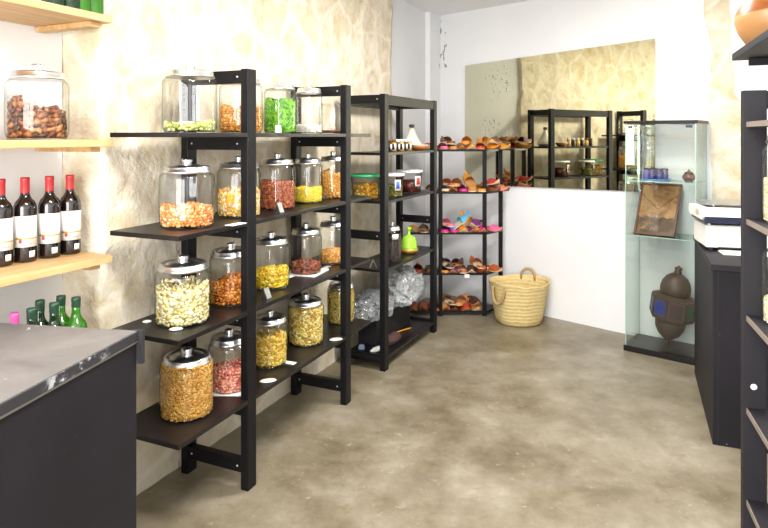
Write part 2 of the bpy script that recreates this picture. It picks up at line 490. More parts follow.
ICO = None
def piece_base(kind):
    bm = bmesh.new()
    if kind in ('nut', 'flake', 'chunk'):
        bmesh.ops.create_icosphere(bm, subdivisions=1, radius=1)
    elif kind == 'stick':
        bmesh.ops.create_icosphere(bm, subdivisions=1, radius=1)
    bm.verts.index_update()
    v = [x.co.copy() for x in bm.verts]; f = [[y.index for y in x.verts] for x in bm.faces]; bm.free(); return v, f
BASE = {k: piece_base(k) for k in ('nut', 'flake', 'chunk', 'stick')}
DIM = {'nut': (1, .85, .8), 'flake': (1.3, .95, .22), 'chunk': (1.1, .8, .6), 'stick': (2.3, .38, .38)}
def fill(mb, r, h, kind, s, seed, wave=.25, inner=True, slope=(0, 0)):
    """a heap of small pieces packed against the wall of a jar of radius r up to height h"""
    s *= .74
    rnd = random.Random(seed); v0, f0 = BASE[kind]; dm = DIM[kind]
    topz = lambda x, y: h*(1+wave*noise.noise(Vector((x*14+seed, y*14, seed*.7))))+slope[0]*x+slope[1]*y
    def put(x, y, z, tang=None):
        sc = s*rnd.uniform(.75, 1.2)
        if kind == 'stick': R = Matrix.Rotation(rnd.uniform(0, 6.3), 4, 'Z') @ Matrix.Rotation(rnd.uniform(-.8, .8), 4, 'Y')
        else: R = Matrix.Rotation(rnd.uniform(0, 6.3), 4, 'Z') @ Matrix.Rotation(rnd.uniform(0, 3.1), 4, 'X') @ Matrix.Rotation(rnd.uniform(0, 3.1), 4, 'Y')
        if tang is not None:
            if kind == 'stick': R = Matrix.Rotation(tang+PI/2, 4, 'Z') @ Matrix.Rotation(rnd.uniform(-1.4, 1.4), 4, 'Y')
            elif kind == 'flake': R = Matrix.Rotation(tang, 4, 'Z') @ Matrix.Rotation(PI/2+rnd.uniform(-.5, .5), 4, 'Y') @ Matrix.Rotation(rnd.uniform(0, 6), 4, 'Z')
        o = Vector((x, y, z)); vs = []
        for q in v0:
            j = 1+.16*noise.noise(q*2+o*40)
            w = Vector((q.x*dm[0]*sc*j, q.y*dm[1]*sc*j, q.z*dm[2]*sc*j))
            if kind == 'stick': w.z += .35*sc*(q.x**2)
            w = R @ w + o
            rr = math.hypot(w.x, w.y)
            if rr > r*.985: w.x *= r*.985/rr; w.y *= r*.985/rr
            if w.z < .006: w.z = .006
            vs.append(w)
        mb.add(vs, f0, True)
    step = s*1.25
    nz = max(1, int(h*1.3/step)); na = max(8, int(2*PI*(r-s*.5)/(s*1.45)))
    for i in range(nz):
        for k in range(na):
            a = 2*PI*(k+.5*(i % 2)+rnd.uniform(-.35, .35))/na; rr = r-s*rnd.uniform(.5, .9)
            x, y = rr*math.cos(a), rr*math.sin(a); z = .008+s*.4+i*step+rnd.uniform(-.3, .3)*s
            if z < topz(x, y)-s*.3: put(x, y, z, a)
    n = int((r/s)**2*1.1)
    for i in range(n):
        rr = (r-s)*math.sqrt((i+.5)/n); a = i*2.39996; x, y = rr*math.cos(a), rr*math.sin(a)
        put(x, y, topz(x, y)-s*rnd.uniform(.1, .6))
        if i % 2: put(x, y, topz(x, y)-s*rnd.uniform(1.0, 1.6))
    # the packed middle of the heap
    vs = []; fs = []; seg = 16; rc = max(.01, r-s*1.1)
    mb.lathe([(.0001, .01), (rc, .01)]+[(rc, max(.012, h*(1-wave*.5)-s*.8)), (.0001, max(.013, h*(1-wave*.5)-s*.6))], seg)

JARS = []
def jar(px, level, r, h, label, fillname=None, filllabel=None, fcat='snack', kind='nut', s=.012, hf=.4, cols=('D9A050',), seed=1, wave=.25, off=.16, lid=True, slope=(0, 0), rough=.55, glabel=None, knob=True):
    z = L1[level]; k = (px-384)/F
    # row line: through the middle of the boards
    c, s_ = math.cos(U1), math.sin(U1)
    bx, by = -.573-s_*off, 2.570+c*off
    tt = (k*by-bx)/(c-k*s_); x, y = bx+c*tt, by+s_*tt
    t = thing('glass_jar', label, 'jar', (x, y, z+.0005), random.uniform(0, 6), 'glass storage jars on the black shelving')
    jar_parts(r, h, t, lid, knob)
    if fillname:
        mb = MB(); fill(mb, r*.97, h*.78*hf, kind, s, seed, wave, slope=slope)
        o = mb.build(fillname, isl(fillname, cols, rough), None, False); o.location = (x, y, z+.001)
        tag(o, filllabel, fcat, kind='stuff')
    return t
S = 'shelf of the jar unit'
jar(190, 0, .108, .285, 'glass jar with a thin layer of green slices, leftmost on the top shelf', 'dried_lime_slices', 'yellow green dried slices in the bottom of the leftmost top-shelf jar', 'dried fruit', 'flake', .013, .17, ('C4C878', 'A9B45C', 'D8D8A0', '8E9A45', 'E0DCB0'), 1, .5)
jar(241, 0, .098, .285, 'glass jar of tan snack pieces, second on the top shelf behind the front post', 'tan_crackers', 'orange tan crackers half filling the second top-shelf jar', 'snack', 'chunk', .012, .5, ('D9943F', 'C97F30', 'E2AC60', 'B97428'), 2)
jar(280, 0, .082, .28, 'glass jar full of bright green chillies on the top shelf', 'green_chilli', 'bright green fresh chillies heaped in a top-shelf jar', 'chilli', 'stick', .011, .72, ('6DBB22', '57A516', '86CC35', '3F8A12', 'A2DB5A'), 3, .3, rough=.35)
jar(309, 0, .073, .28, 'nearly empty slim glass jar with pale powder, right of the green chillies', 'pale_powder', 'white powder in the bottom of the slim top-shelf jar', 'powder', 'nut', .007, .2, ('EDE8DC', 'E2DCCB', 'F4F1EA'), 4)
jar(333, 0, .082, .22, 'lidless straight glass jar with dark red berries, last on the top shelf', 'dried_berry', 'dark red berries covering the bottom of the last top-shelf jar', 'berries', 'nut', .008, .1, ('5E1A1C', '7A2426', '45100F'), 5, lid=False)
jar(187, 1, .108, .275, 'glass jar one third full of orange nuts, leftmost on the second shelf', 'coated_nut', 'orange coated nuts in the leftmost second-shelf jar', 'nuts', 'nut', .0125, .34, ('DE9250', 'CC7B38', 'E8AE78', 'C06A2C', 'EFC298'), 6, .35)
jar(239, 1, .098, .275, 'glass jar of mixed yellow and white sweets beside the front post, second shelf', 'mixed_sweets', 'yellow, white and orange sweets in the second jar of the second shelf', 'sweets', 'nut', .0105, .55, ('E8B43C', 'F2E6CE', 'DF8A3A', 'F0D890', 'D8A070', 'EBCF50'), 7)
jar(277, 1, .092, .28, 'glass jar of reddish brown nuts on the second shelf behind the folded tent card', 'red_skinned_nut', 'reddish brown nuts in the middle second-shelf jar', 'nuts', 'nut', .0105, .58, ('8F4526', 'A85A34', '7A3519', 'B56B45', '994C2A'), 8, .15)
jar(308, 1, .080, .27, 'glass jar one third full of yellow sweets on the second shelf', 'yellow_sweets', 'bright yellow strips in the fourth jar of the second shelf', 'sweets', 'stick', .009, .36, ('F0D030', 'E6BE22', 'F5DE5C'), 9)
jar(333, 1, .080, .275, 'glass jar of golden snacks beside the far post, second shelf', 'golden_snack', 'golden puffed snacks in the last second-shelf jar', 'snack', 'chunk', .0115, .66, ('DFA24A', 'D08E38', 'EABB6E', 'C8842E'), 10)
jar(183, 2, .108, .265, 'glass jar of pale cream chips, leftmost on the third shelf', 'banana_chips', 'pale cream banana chips in the leftmost third-shelf jar', 'snack', 'flake', .015, .66, ('E9D9A0', 'DFCB88', 'F1E6BC', 'D6BE78', 'EEDFAC'), 11, .25)
jar(231, 2, .094, .265, 'glass jar of amber dried fruit left of the front post, third shelf', 'dried_apricot', 'amber orange dried fruit in the second third-shelf jar', 'dried fruit', 'chunk', .013, .5, ('B86A18', 'CC8024', 'A65A10', 'D8923A', '8F4A0E'), 12)
jar(271, 2, .092, .27, 'glass jar one third full of yellow corn snacks, third shelf, over a white card', 'corn_snack', 'yellow corn snacks in the middle third-shelf jar', 'snack', 'flake', .013, .40, ('EBC62C', 'D9AE20', 'F2D850', 'C89A1C'), 13)
jar(306, 2, .086, .27, 'glass jar with a few dark red-brown pieces standing in a square white dish', 'brown_dates', 'dark red-brown dried dates in the fourth third-shelf jar', 'dried fruit', 'chunk', .012, .26, ('6E3420', '8A452A', '582415', '9A5838'), 14)
jar(333, 2, .084, .27, 'glass jar quarter full of orange-tan bits beside the far post, third shelf', 'tan_snack', 'orange-tan snack bits in the last third-shelf jar', 'snack', 'chunk', .011, .34, ('DB9C4A', 'C98434', 'E6B26A'), 15)
jar(187, 3, .106, .262, 'glass jar filled to the lid with golden grains, leftmost on the lowest shelf', 'golden_granola', 'golden brown granola filling the leftmost lowest-shelf jar', 'cereal', 'flake', .0085, 1.02, ('CF9440', 'BE8030', 'DBA85A', 'B0701F', 'D9A048'), 16, .05)
jar(229, 3, .090, .26, 'glass jar of pink pieces on a white paper, left of the front post', 'pink_sweets', 'salmon pink sweets in the second lowest-shelf jar', 'sweets', 'chunk', .013, .45, ('D58474', 'C96A5C', 'E3A28E', 'B9544A', 'DE9A78'), 17)
jar(270, 3, .086, .26, 'glass jar of yellow crisps behind the white oval pebble, lowest shelf', 'yellow_crisps', 'yellow crisps filling three quarters of the third lowest-shelf jar', 'snack', 'flake', .012, .72, ('E6C04E', 'D9AE38', 'EED078', 'B88A24'), 18, .12)
jar(306, 3, .098, .262, 'wide glass jar filled with pale yellow crisps, fourth on the lowest shelf', 'pale_crisps', 'pale yellow crisps filling the fourth lowest-shelf jar', 'snack', 'flake', .0125, .95, ('E2C466', 'D4B24E', 'ECD48A', 'A88436'), 19, .08)
jar(341, 3, .084, .262, 'glass jar of yellow speckled pasta behind the far post, lowest shelf', 'speckled_pasta', 'yellow and olive pasta twists in the last lowest-shelf jar', 'pasta', 'stick', .009, .9, ('D9BE58', 'C4A440', 'E6D07C', '6B6030', 'B09238'), 20, .08)

def on1(px, py, z):     # a spot on a shelf board seen at px, py
    x, y = W(px, py, z); return x, y
# white pebbles that mark prices, papers, tents
def pebble(px, py, z, rx, ry, label, rz=0.3):
    x, y = on1(px, py, z)
    mb = MB(); mb.lathe([(.0001, 0), (.8, 0), (1, .3), (.85, .75), (.4, .97), (.0001, 1)], 24, Matrix.Diagonal((rx*.82, ry*.72, .009, 1)))
    o = mb.build('price_pebble', M['pebble'], None); o.location = (x, y, z+.0005); o.rotation_euler = (0, 0, rz)
    tag(o, label, 'stone', 'white pebbles lying on the jar shelves')
pebble(176, 330, L1[2], .032, .024, 'white oval pebble in front of the leftmost jar on the third shelf')
pebble(147, 322.5, L1[2], .022, .018, 'small white pebble left of the leftmost third-shelf jar')
pebble(268, 381.5, L1[3], .048, .030, 'white oval pebble in front of the yellow crisps jar on the lowest shelf')
pebble(336, 340, L1[3], .046, .030, 'white oval pebble by the far post on the lowest shelf')
pebble(334, 198.2, L1[1], .030, .012, 'thin white pebble in front of the golden snack jar, second shelf', 1.1)
def tent(px, py, z, label, rz=0, s=1):
    x, y = on1(px, py, z)
    mb = MB()
    mb.box(-.018*s, .018*s, -.001, .001, 0, .052*s, T(0, -.019*s, 0, rx=-.38)); mb.box(-.018*s, .018*s, -.001, .001, 0, .052*s, T(0, .019*s, 0, rx=.38))
    o = mb.build('tent_card', M['brushed'], None); o.location = (x, y, z+.001); o.rotation_euler = (0, 0, rz); tag(o, label, 'card holder')
tent(279, 212.5, L1[1], 'folded silver tent card in front of the red-brown nuts, second shelf', PI/2-.45, .95)
tent(266, 298, L1[2], 'folded silver tent card beside the front post on the third shelf', PI/2-.45, .95)
tent(278, 132.6, L1[0], 'small silver tent card before the green chillies on the top shelf', .3, .55)
def card(name, px, py, z, lx, ly, rz, label, cat='card', edge=0):
    x, y = on1(px, py, z); mb = MB(); mb.box(-lx/2, lx/2, -ly/2, ly/2, 0, .002)
    if edge:
        for a in (-1, 1):
            mb.box(a*lx/2-.001, a*lx/2+.001, -ly/2, ly/2, 0, edge); mb.box(-lx/2, lx/2, a*ly/2-.001, a*ly/2+.001, 0, edge)
    o = mb.build(name, M['white'], None); o.location = (x, y, z+.0004); o.rotation_euler = (0, 0, rz); tag(o, label, cat)
card('price_card', 284, 278.5, L1[2], .13, .045, U1, 'long white price card in front of the yellow corn snacks jar')
card('price_card', 327, 267, L1[2], .05, .03, U1, 'small white price card near the far post on the third shelf')
card('price_card', 236, 224.5, L1[1], .09, .04, U1, 'white price card beside the front post on the second shelf')
card('price_card', 290, 363, L1[3], .03, .06, U1, 'narrow white price card between two yellow crisps jars')
# dish under the dates jar and paper under the pink jar (slipped between jar and board)
def under(px, level, s, name, label, cat, rz, edge=0):
    k = (px-384)/F; c, s_ = math.cos(U1), math.sin(U1); bx, by = -.573-s_*.16, 2.570+c*.16
    tt = (k*by-bx)/(c-k*s_); x, y = bx+c*tt, by+s_*tt
    mb = MB(); mb.box(-s, s, -s, s, -.0002, .0012)
    for a in (-1, 1):
        if edge: mb.box(a*s-.001, a*s+.001, -s, s, 0, edge); mb.box(-s, s, a*s-.001, a*s+.001, 0, edge)
    o = mb.build(name, M['white'], None); o.location = (x, y, L1[level]+.0003); o.rotation_euler = (0, 0, rz); tag(o, label, cat)
under(306, 2, .094, 'square_dish', 'square white dish under the jar of dark dates', 'dish', U1+.1, .006)
under(229, 3, .092, 'paper_sheet', 'white paper sheet under the jar of pink sweets', 'paper', U1+.4)

# ------------------------------------------------------------------ recess: pine shelves, bottles, jar
def em_obj(e, m): x, y = em(e, m); return x, y
ROT_E = math.atan2(E.y, E.x)
def plank(z, e0, label):
    # local x runs along the wall, y towards the wall
    x, y = em(1.658, -1.902)
    t = thing('pine_shelf', label, 'shelf', (x, y, z), ROT_E, 'pine shelves in the recess')
    L = 1.658-e0
    MB().box(-L, 0, 0, .335, -.027, 0, b=.002).build('shelf_board', M['pine'], t)
    MB().box(-.075, -.03, .03, .335, -.047, -.0275, b=.0015).build('batten', M['pine'], t)
plank(1.953, -1.0, 'highest pine shelf in the left recess, seen from below, with green bottles')
plank(1.487, -1.0, 'middle pine shelf in the left recess carrying one big jar')
plank(1.05, -1.0, 'lower pine shelf in the left recess carrying red-capped wine bottles')
plank(.62, 1.30, 'lowest short pine shelf in the left recess, hidden behind the counter')

M['wineglass'] = mat('dark_wine_glass', '17100F', .08, spec=.8)
M['greenglass'] = mat('green_bottle_glass', '2F6B14', .07, spec=.7, var=.5, scale=12)
M['darkgreen'] = mat('dark_green_glass', '16301A', .08, spec=.7, var=.4, scale=10)
M['redcap'] = mat('red_foil', 'C43A3C', .35, .3)
M['pinkcap'] = mat('pink_foil', 'E25FA6', .4)
M['greencap'] = mat('green_foil', '2C4A3A', .4, .2)
M['gold'] = mat('gold_print', 'C9A24E', .4, .4)
M['print'] = mat('grey_print', '8D8A86', .6)
M['redseal'] = mat('red_seal', 'B4453C', .5)
def curved(mb, r, z0, z1, a0, a1, n=14, th=.0006):
    vs = []; 
    for k in range(n+1):
        a = a0+(a1-a0)*k/n
        for rr in (r, r+th):
            for z in (z0, z1): vs.append((rr*math.sin(a), -rr*math.cos(a), z))
    fs = []
    for k in range(n):
        o = k*4
        fs += [(o+2, o+6, o+7, o+3), (o, o+1, o+5, o+4), (o, o+4, o+6, o+2), (o+1, o+3, o+7, o+5)]
    fs += [(0, 2, 3, 1), (n*4, n*4+1, n*4+3, n*4+2)]
    mb.add(vs, fs, True)
def bottle(loc, rz, label, gm, cap, capr=.0, lab=True, sc=1, group=None, name='wine_bottle', cap_h=.052):
    t = thing(name, label, 'bottle', loc, rz, group)
    t.scale = (sc, sc, sc)
    mb = MB(); mb.lathe([(.0001, .006), (.028, .003), (.035, 0), (.0378, .005), (.038, .02), (.038, .185), (.0365, .2), (.031, .214), (.021, .226), (.0155, .238), (.0142, .25), (.0142, .298), (.0001, .298)], 36)
    mb.build('bottle_glass', gm, t)
    mb = MB(); mb.lathe([(.0148, .300-cap_h-.003), (.0152, .300-cap_h), (.0150, .285), (.0158, .287), (.0158, .295), (.0150, .301), (.0001, .3015)], 24)
    c = mb.build('capsule', cap, t)
    if lab:
        mb = MB(); curved(mb, .0382, .055, .165, -1.25, 1.25); l = mb.build('label', M['white'], t)
        mb = MB(); curved(mb, .0388, .083, .090, -.9, -.25, 6); curved(mb, .0388, .083, .088, -.2, 1.1, 8); mb.build('gold_band', M['gold'], l)
        mb = MB(); curved(mb, .0388, .070, .085, -.55, -.30, 4); mb.build('seal', M['redseal'], l)
        mb = MB()
        for z, w in ((.142, .10), (.128, .5), (.120, .42), (.112, .25), (.066, .35)):
            mb = MB(); curved(mb, .0388, z, z+.0022, .25-w, .25+w, 6); mb.build('lettering', M['print'], l)
        mb = MB(); curved(mb, .0384, .018, .040, .3, .85, 6); mb.build('price_tag', M['white'], t)
    return t
RZ = lambda x, y: math.atan2(y, x)-PI/2
for i, (px, py, w) in enumerate(((70, 253.2, 'rightmost'), (49.5, 257, 'second from right'), (25, 261.2, 'third from right'), (0.5, 265.5, 'leftmost'))):
    x, y = W(px, py, 1.05)
    bottle((x, y, 1.0505), RZ(x, y)+(.1, -.1, .05, .1)[i], 'dark red wine bottle with red capsule, %s on the lower pine shelf' % w, M['wineglass'], M['redcap'], group='red-capped wine bottles')
for i, (px, gm, w) in enumerate(((53, 'darkgreen', 'leftmost'), (69, 'darkgreen', 'second'), (80, 'greenglass', 'third'), (93, 'greenglass', 'rightmost'))):
    p = at_left(px, ML-.01)
    b = bottle((p.x, p.y, 1.9535), RZ(p.x, p.y), 'green glass bottle on the highest pine shelf, %s of four from the left' % w, M[gm], M['greencap'], lab=False, group='green bottles on the highest shelf', name='green_bottle')
p = at_left(72, ML+.074)
mb = MB(); mb.box(-.014, .014, -.0015, 0, 0, .02); o = mb.build('price_tag', M['white'], None); o.location = (p.x, p.y-.002, 1.936); o.rotation_euler = (0, 0, ROT_E); tag(o, 'small white price tag on the edge of the highest pine shelf', 'tag')
for i, (px, py, gm, w) in enumerate(((31.5, 308, 'darkgreen', 'leftmost and lowest'), (40, 300, 'darkgreen', 'second from left'), (54, 302.5, 'darkgreen', 'third from left'), (61, 295.5, 'greenglass', 'fourth from left'), (76, 297, 'greenglass', 'rightmost'))):
    zt = .922; x, y = W(px, py, zt)
    bottle((x, y, .6205), 0, 'green bottle neck showing behind the counter, %s of five' % w, M[gm], M['greencap'], lab=False, sc=1, group='green bottles behind the counter', name='green_bottle', cap_h=.03)
x, y = W(14.5, 313, .90)
bottle((x, y, .6205), 0, 'bottle with pink capsule behind the left counter', M['greenglass'], M['pinkcap'], lab=False, sc=.93, name='pink_capped_bottle')
# big jar on the middle pine shelf
p = at_left(37.5, -2.06)
t = thing('glass_jar', 'big glass jar of brown dried pods on the middle pine shelf', 'jar', (p.x, p.y, 1.4875), 1.0)
jar_parts(.103, .275, t)
mb = MB(); fill(mb, .100, .115, 'flake', .020, 33, .5, slope=(-.3, -.1))
o = mb.build('dried_pods', isl('dried_pods', ('6B3A1E', '4E2A18', '8C5530', 'A8703E', '3A1E12', '7A4526'), .45), None, False); o.location = (p.x, p.y, 1.488)
tag(o, 'brown dried pods heaped in the big jar on the pine shelf', 'dried fruit', kind='stuff')

# ------------------------------------------------------------------ left counter
def counter_left():
    c1 = Vector((-.754, 1.877)); d = Vector((-.196, -.98)).normalized(); l = Vector((-.986, .165)).normalized()
    t = thing('shop_counter', 'black counter with a scuffed grey top in the left foreground', 'counter', (c1.x, c1.y, 0))
    def P(a, b): v = d*a+l*b; return (v.x, v.y)
    MB().prism([P(.004, .006), P(1.5, .006), P(1.5, .48), P(.004, .48)], 0, .868).build('cabinet_body', M['cpanel'], t)
    MB().prism([P(0, 0), P(1.52, 0), P(1.52, .49), P(0, .49)], .873, .8985).build('edge_band', M['cedge'], t)
    MB().prism([P(.004, .004), P(1.516, .004), P(1.516, .486), P(.004, .486)], .8986, .902).build('counter_top', M['ctop'], t)
    MB().prism([P(.0, -.001), P(1.5, -.001), P(1.5, .01), P(.0, .01)], .867, .8725).build('metal_strip', M['brushed'], t)
    MB().prism([P(-.012, -.012), P(.004, -.012), P(.004, .02), P(-.012, .02)], .800, .903).build('corner_plate', M['cedge'], t)
counter_left()

# ------------------------------------------------------------------ right counter, scale
def counter_right():
    a = Vector((1.599, 2.967)); rz = math.atan2(-.367, .895)
    r = thing('shop_counter', 'plain black counter under the white scale on the right', 'counter', (a.x, a.y, 0), math.atan2(.895, .367)-PI/2)
    mb = MB(); mb.box(0, .49, 0, .965, .0, .845); mb.build('cabinet_body', M['cpanel'], r)
    MB().box(-.008, .50, -.008, .972, .846, .877, b=.003).build('counter_top', M['blackgrey'], r)
    MB().box(.02, .028, -.003, .0, .02, .84).build('panel_edge', M['blackgrey'], r)
    mb = MB()
    for x, z in ((.028, .54), (.06, .012)): mb.lathe([(.0001, .002), (.003, 0)], 8, T(x, -.0002, z, rx=PI/2))
    mb.build('screw', M['bolt'], r)
    return r
counter_right()
RS = math.atan2(-.26, .966)
bx, by = 1.747, 3.31
CT = .8775
t = thing('printer_box', 'low white box under the scale on the right counter', 'box', (bx, by, CT+.018), RS)
MB().box(0, .34, 0, .29, 0, .122, b=.006).build('housing', M['whitep'], t)
mb = MB()
for x in (.02, .30):
    for y in (.02, .25): mb.box(x, x+.02, y, y+.02, -.018, .001)
mb.build('foot', M['navy'], t)
MB().box(.06, .28, -.001, .004, .0, .006).build('slot', M['navy'], t)
mb = MB(); mb.box(0, .28, 0, .12, 0, .0035); mb.box(.01, .26, .01, .13, .0035, .006)
o = mb.build('paper_stack', M['white'], None); o.location = (bx+.03, by-.12, CT+.0003); o.rotation_euler = (0, 0, RS); tag(o, 'white papers lying on the right counter in front of the scale', 'paper')
zs = CT+.141
t = thing('weighing_scale', 'white digital shop scale with a steel plate on the right counter', 'scale', (bx-.03, by-.015, zs), RS)
mb = MB()
sec = [(-.024, .050), (.0, .030), (.30, .030), (.32, .05), (.31, .085), (.055, .092), (.035, .088)]
vs = [(0, y, z) for y, z in sec]+[(.38, y, z) for y, z in sec]; n = len(sec)
mb.add(vs, [list(range(n)), list(range(n, 2*n))[::-1]]+[(i, n+i, n+(i+1) % n, (i+1) % n) for i in range(n)])
mb.build('housing', M['whitep'], t)
mb = MB(); sec = [(-.0235, .0495), (-.018, .014), (.29, .012), (.30, .029), (.0, .0295)]
vs = [(.01, y, z) for y, z in sec]+[(.37, y, z) for y, z in sec]; n = len(sec)
mb.add(vs, [list(range(n)), list(range(n, 2*n))[::-1]]+[(i, n+i, n+(i+1) % n, (i+1) % n) for i in range(n)])
mb.build('dark_skirt', M['navy'], t)
for x in (.04, .33):
    for y in (.02, .26):
        MB().lathe([(.009, 0), (.010, .003), (.008, .014)], 12, T(x, y, 0)).build('foot', M['bolt'], t)
MB().box(.03, .355, .05, .29, .106, .112, b=.002).build('weighing_plate', M['brushed'], t)
mb = MB(); mb.lathe([(.01, .085), (.01, .107)], 10, T(.08, .1)); mb.lathe([(.01, .085), (.01, .107)], 10, T(.3, .1)); mb.lathe([(.01, .085), (.01, .107)], 10, T(.08, .25)); mb.lathe([(.01, .085), (.01, .107)], 10, T(.3, .25))
mb.build('plate_support', M['steel'], t)
M['green'] = mat('green_label', '1E8A4C', .5); M['ltblue'] = mat('pale_blue_label', 'BFE0E4', .5)
FR = math.atan2(.055, .053)
mb = MB(); mb.box(.225, .26, -.0185, -.016, .055, .083, T(0, 0, 0)); mb.build('green_label', M['green'], t)
mb = MB(); mb.box(.20, .25, -.0235, -.021, .036, .05, T(0, 0, 0)); l = mb.build('blue_label', M['ltblue'], t)
mb = MB(); mb.box(.207, .218, -.0245, -.0235, .039, .047); mb.build('green_mark', M['green'], l)
mb = MB(); mb.box(-.0015, .0, .06, .14, .045, .075); mb.build('side_label', mat('beige_label', 'B9A98C', .5), t)

# ------------------------------------------------------------------ glass cabinet and its contents
CW = Vector((.772, -.636)); CA = math.atan2(-.636, .772); CO = Vector((1.69, 4.27))
def fc(x, y): c, s = math.cos(CA), math.sin(CA); return (CO.x+c*x-s*y, CO.y+s*x+c*y)
t = thing('glass_cabinet', 'tall narrow glass display cabinet with black base and top by the back wall', 'cabinet', (CO.x, CO.y, 0), CA)
cw, cd = .45, .31
MB().box(-.012, cw+.012, -.008, cd, 0, .04, b=.003).build('base_plate', M['blackboard'], t)
MB().box(-.012, cw+.012, -.008, cd, 1.585, 1.605, b=.002).build('top_plate', M['blackboard'], t)
def pane(name, x0, x1, y0, y1):
    return MB().box(x0, x1, y0, y1, .041, 1.584).build(name, M['pane'], t)
pane('side_pane', 0, .003, 0, cd-.002); pane('side_pane', cw-.003, cw, 0, cd-.002); pane('back_pane', .004, cw-.004, cd-.006, cd-.003)
dr = MB().box(.006, cw-.006, -.004, -.001, .05, 1.575).build('glass_door', M['pane'], t)
MB().box(.02, .05, -.008, -.0045, 1.555, 1.57).build('hinge', M['navy'], dr); MB().box(cw-.06, cw-.02, -.008, -.0045, 1.555, 1.572).build('hinge', M['navy'], dr)
M['glassedge'] = mat('green_glass_edge', '9FC2B4', .15, spec=.8)
for z in (1.19, .812):
    s = MB().box(.006, cw-.006, .006, cd-.01, z-.004, z).build('glass_shelf', M['pane'], t)
    MB().box(.006, cw-.006, .004, .0065, z-.005, z+.001).build('shelf_edge', M['glassedge'], s)
mb = MB()
for x, y in ((0, 0), (cw-.004, 0), (0, cd-.006), (cw-.004, cd-.006)): mb.box(x-.0005, x+.0045, y-.0005, y+.0045, .04, 1.585)
for k, (x, y) in enumerate(((0, 0), (cw-.004, 0), (0, cd-.006), (cw-.004, cd-.006))):
    MB().box(x-.0005, x+.0045, y-.0005, y+.0045, .0405, 1.5845).build('pane_edge', M['glassedge'], t)

# tray with tea glasses
M['bluetray'] = mat('blue_glaze', '4F8FD8', .2, var=.2); M['bluecup'] = mat('dark_blue_glaze', '2A2C6E', .15, var=.5, scale=25, spec=.7)
M['lilac'] = mat('lilac_glaze', '6A62A0', .2, var=.6, scale=30); M['bronze'] = mat('bronze', '42312A', .5, .3, var=.35, scale=30, bump=.4, bscale=90)
M['potbrown'] = mat('brown_glaze', '5A3226', .25, var=.5, scale=40)
x, y = fc(.17, .12)
o = MB().lathe([(.0001, 0), (.085, 0), (.1, .012), (.096, .013), (.083, .004), (.0001, .004)], 32).build('tea_tray', M['bluetray'], None); o.location = (x, y, 1.1905); tag(o, 'round bright blue tray on the upper glass shelf', 'tray')
for i, (a, b, m) in enumerate(((.11, .10, 'lilac'), (.155, .075, 'bluecup'), (.20, .085, 'bluecup'), (.225, .135, 'bluecup'), (.15, .15, 'bluecup'))):
    x, y = fc(a, b)
    t = thing('tea_glass', '%s tea glass on the blue tray, %s' % (('lilac', 'dark blue', 'dark blue', 'dark blue', 'dark blue')[i], ('furthest left', 'at the front', 'front right', 'furthest right', 'at the back')[i]), 'glass', (x, y, 1.195))
    MB().lathe([(.0001, 0), (.014, 0), (.021, .015), (.022, .035), (.018, .055), (.020, .078), (.018, .078), (.016, .055), (.019, .035), (.0001, .012)], 24).build('glass_body', M[m], t)
    MB().lathe([(.0201, .070), (.0212, .070), (.0216, .079), (.0196, .079)], 24, closed=True).build('gold_rim', M['bronze'], t)
x, y = fc(.385, .10)
t = thing('lidded_pot', 'small round brown lidded pot beside the blue tray', 'pot', (x, y, 1.1905))
MB().lathe([(.0001, 0), (.022, 0), (.038, .02), (.042, .035), (.034, .052), (.022, .058), (.0001, .058)], 28).build('bowl', M['potbrown'], t)
MB().lathe([(.03, .058), (.028, .064), (.012, .07), (.006, .076), (.009, .082), (.0001, .085)], 24).build('lid', M['bronze'], t)

# leaning box frame
BL = fc(.03, .075)
hgt = math.sqrt(.2**2+.348**2); lean = math.atan2(.2, .348)
t = thing('picture_frame', 'brown wooden box frame with glazed leather picture leaning on the lower glass shelf', 'picture', (BL[0], BL[1], .8125+.001), 0, rot=(-lean, 0, CA))
M['frame'] = mat('reddish_wood', '5E3626', .45, var=.3)
def leather():
    t = NT('tan_leather'); v = t.pos()
    f = t.noise(v, 9, 6, .65, 1.5)
    c = t.ramp(f, [(.3, '6A4526'), (.45, '9A7042'), (.62, 'B58A58'), (.8, 'C9A57A')])
    sep = t.n('ShaderNodeSeparateXYZ'); t.l(v, sep.inputs[0])
    # dark figures in the lower part of the picture, a dark diagonal cross above
    n = t.noise(v, 22, 4, .6, .8)
    m = t.math('MULTIPLY', t.math('LESS_THAN', t.math('ADD', sep.outputs[2], t.math('MULTIPLY', n, .09)), .185), t.ramp(n, [(.36, 0.0), (.44, 1.0)]))
    c = t.mix(t.math('MULTIPLY', m, .85), c, '38281F')
    for sx in (1, -1):
        dd = t.math('ABSOLUTE', t.math('SUBTRACT', t.math('MULTIPLY', t.math('SUBTRACT', sep.outputs[0], .135), sx*.95), t.math('SUBTRACT', sep.outputs[2], .2)))
        k = t.math('MULTIPLY', t.math('LESS_THAN', dd, .006), t.math('GREATER_THAN', sep.outputs[2], .2))
        c = t.mix(t.math('MULTIPLY', k, .7), c, '5E3F26')
    t.l(c, t.b.inputs['Base Color']); t.b.inputs['Roughness'].default_value = .3
    t.b.inputs['Coat Weight'].default_value = .7; t.b.inputs['Coat Roughness'].default_value = .12
    t.bump(f, .8, .03)
    return t.m
MB().box(.012, .258, .008, .022, .012, hgt-.012).build('picture', leather(), t)
for nm, a in (('frame_rail', (0, .27, -.004, .03, 0, .014)), ('frame_rail', (0, .27, -.004, .03, hgt-.014, hgt)), ('frame_stile', (0, .014, -.004, .03, .0145, hgt-.0145)), ('frame_stile', (.256, .27, -.004, .03, .0145, hgt-.0145))):
    MB().box(*a, b=.003).build(nm, M['frame'], t)

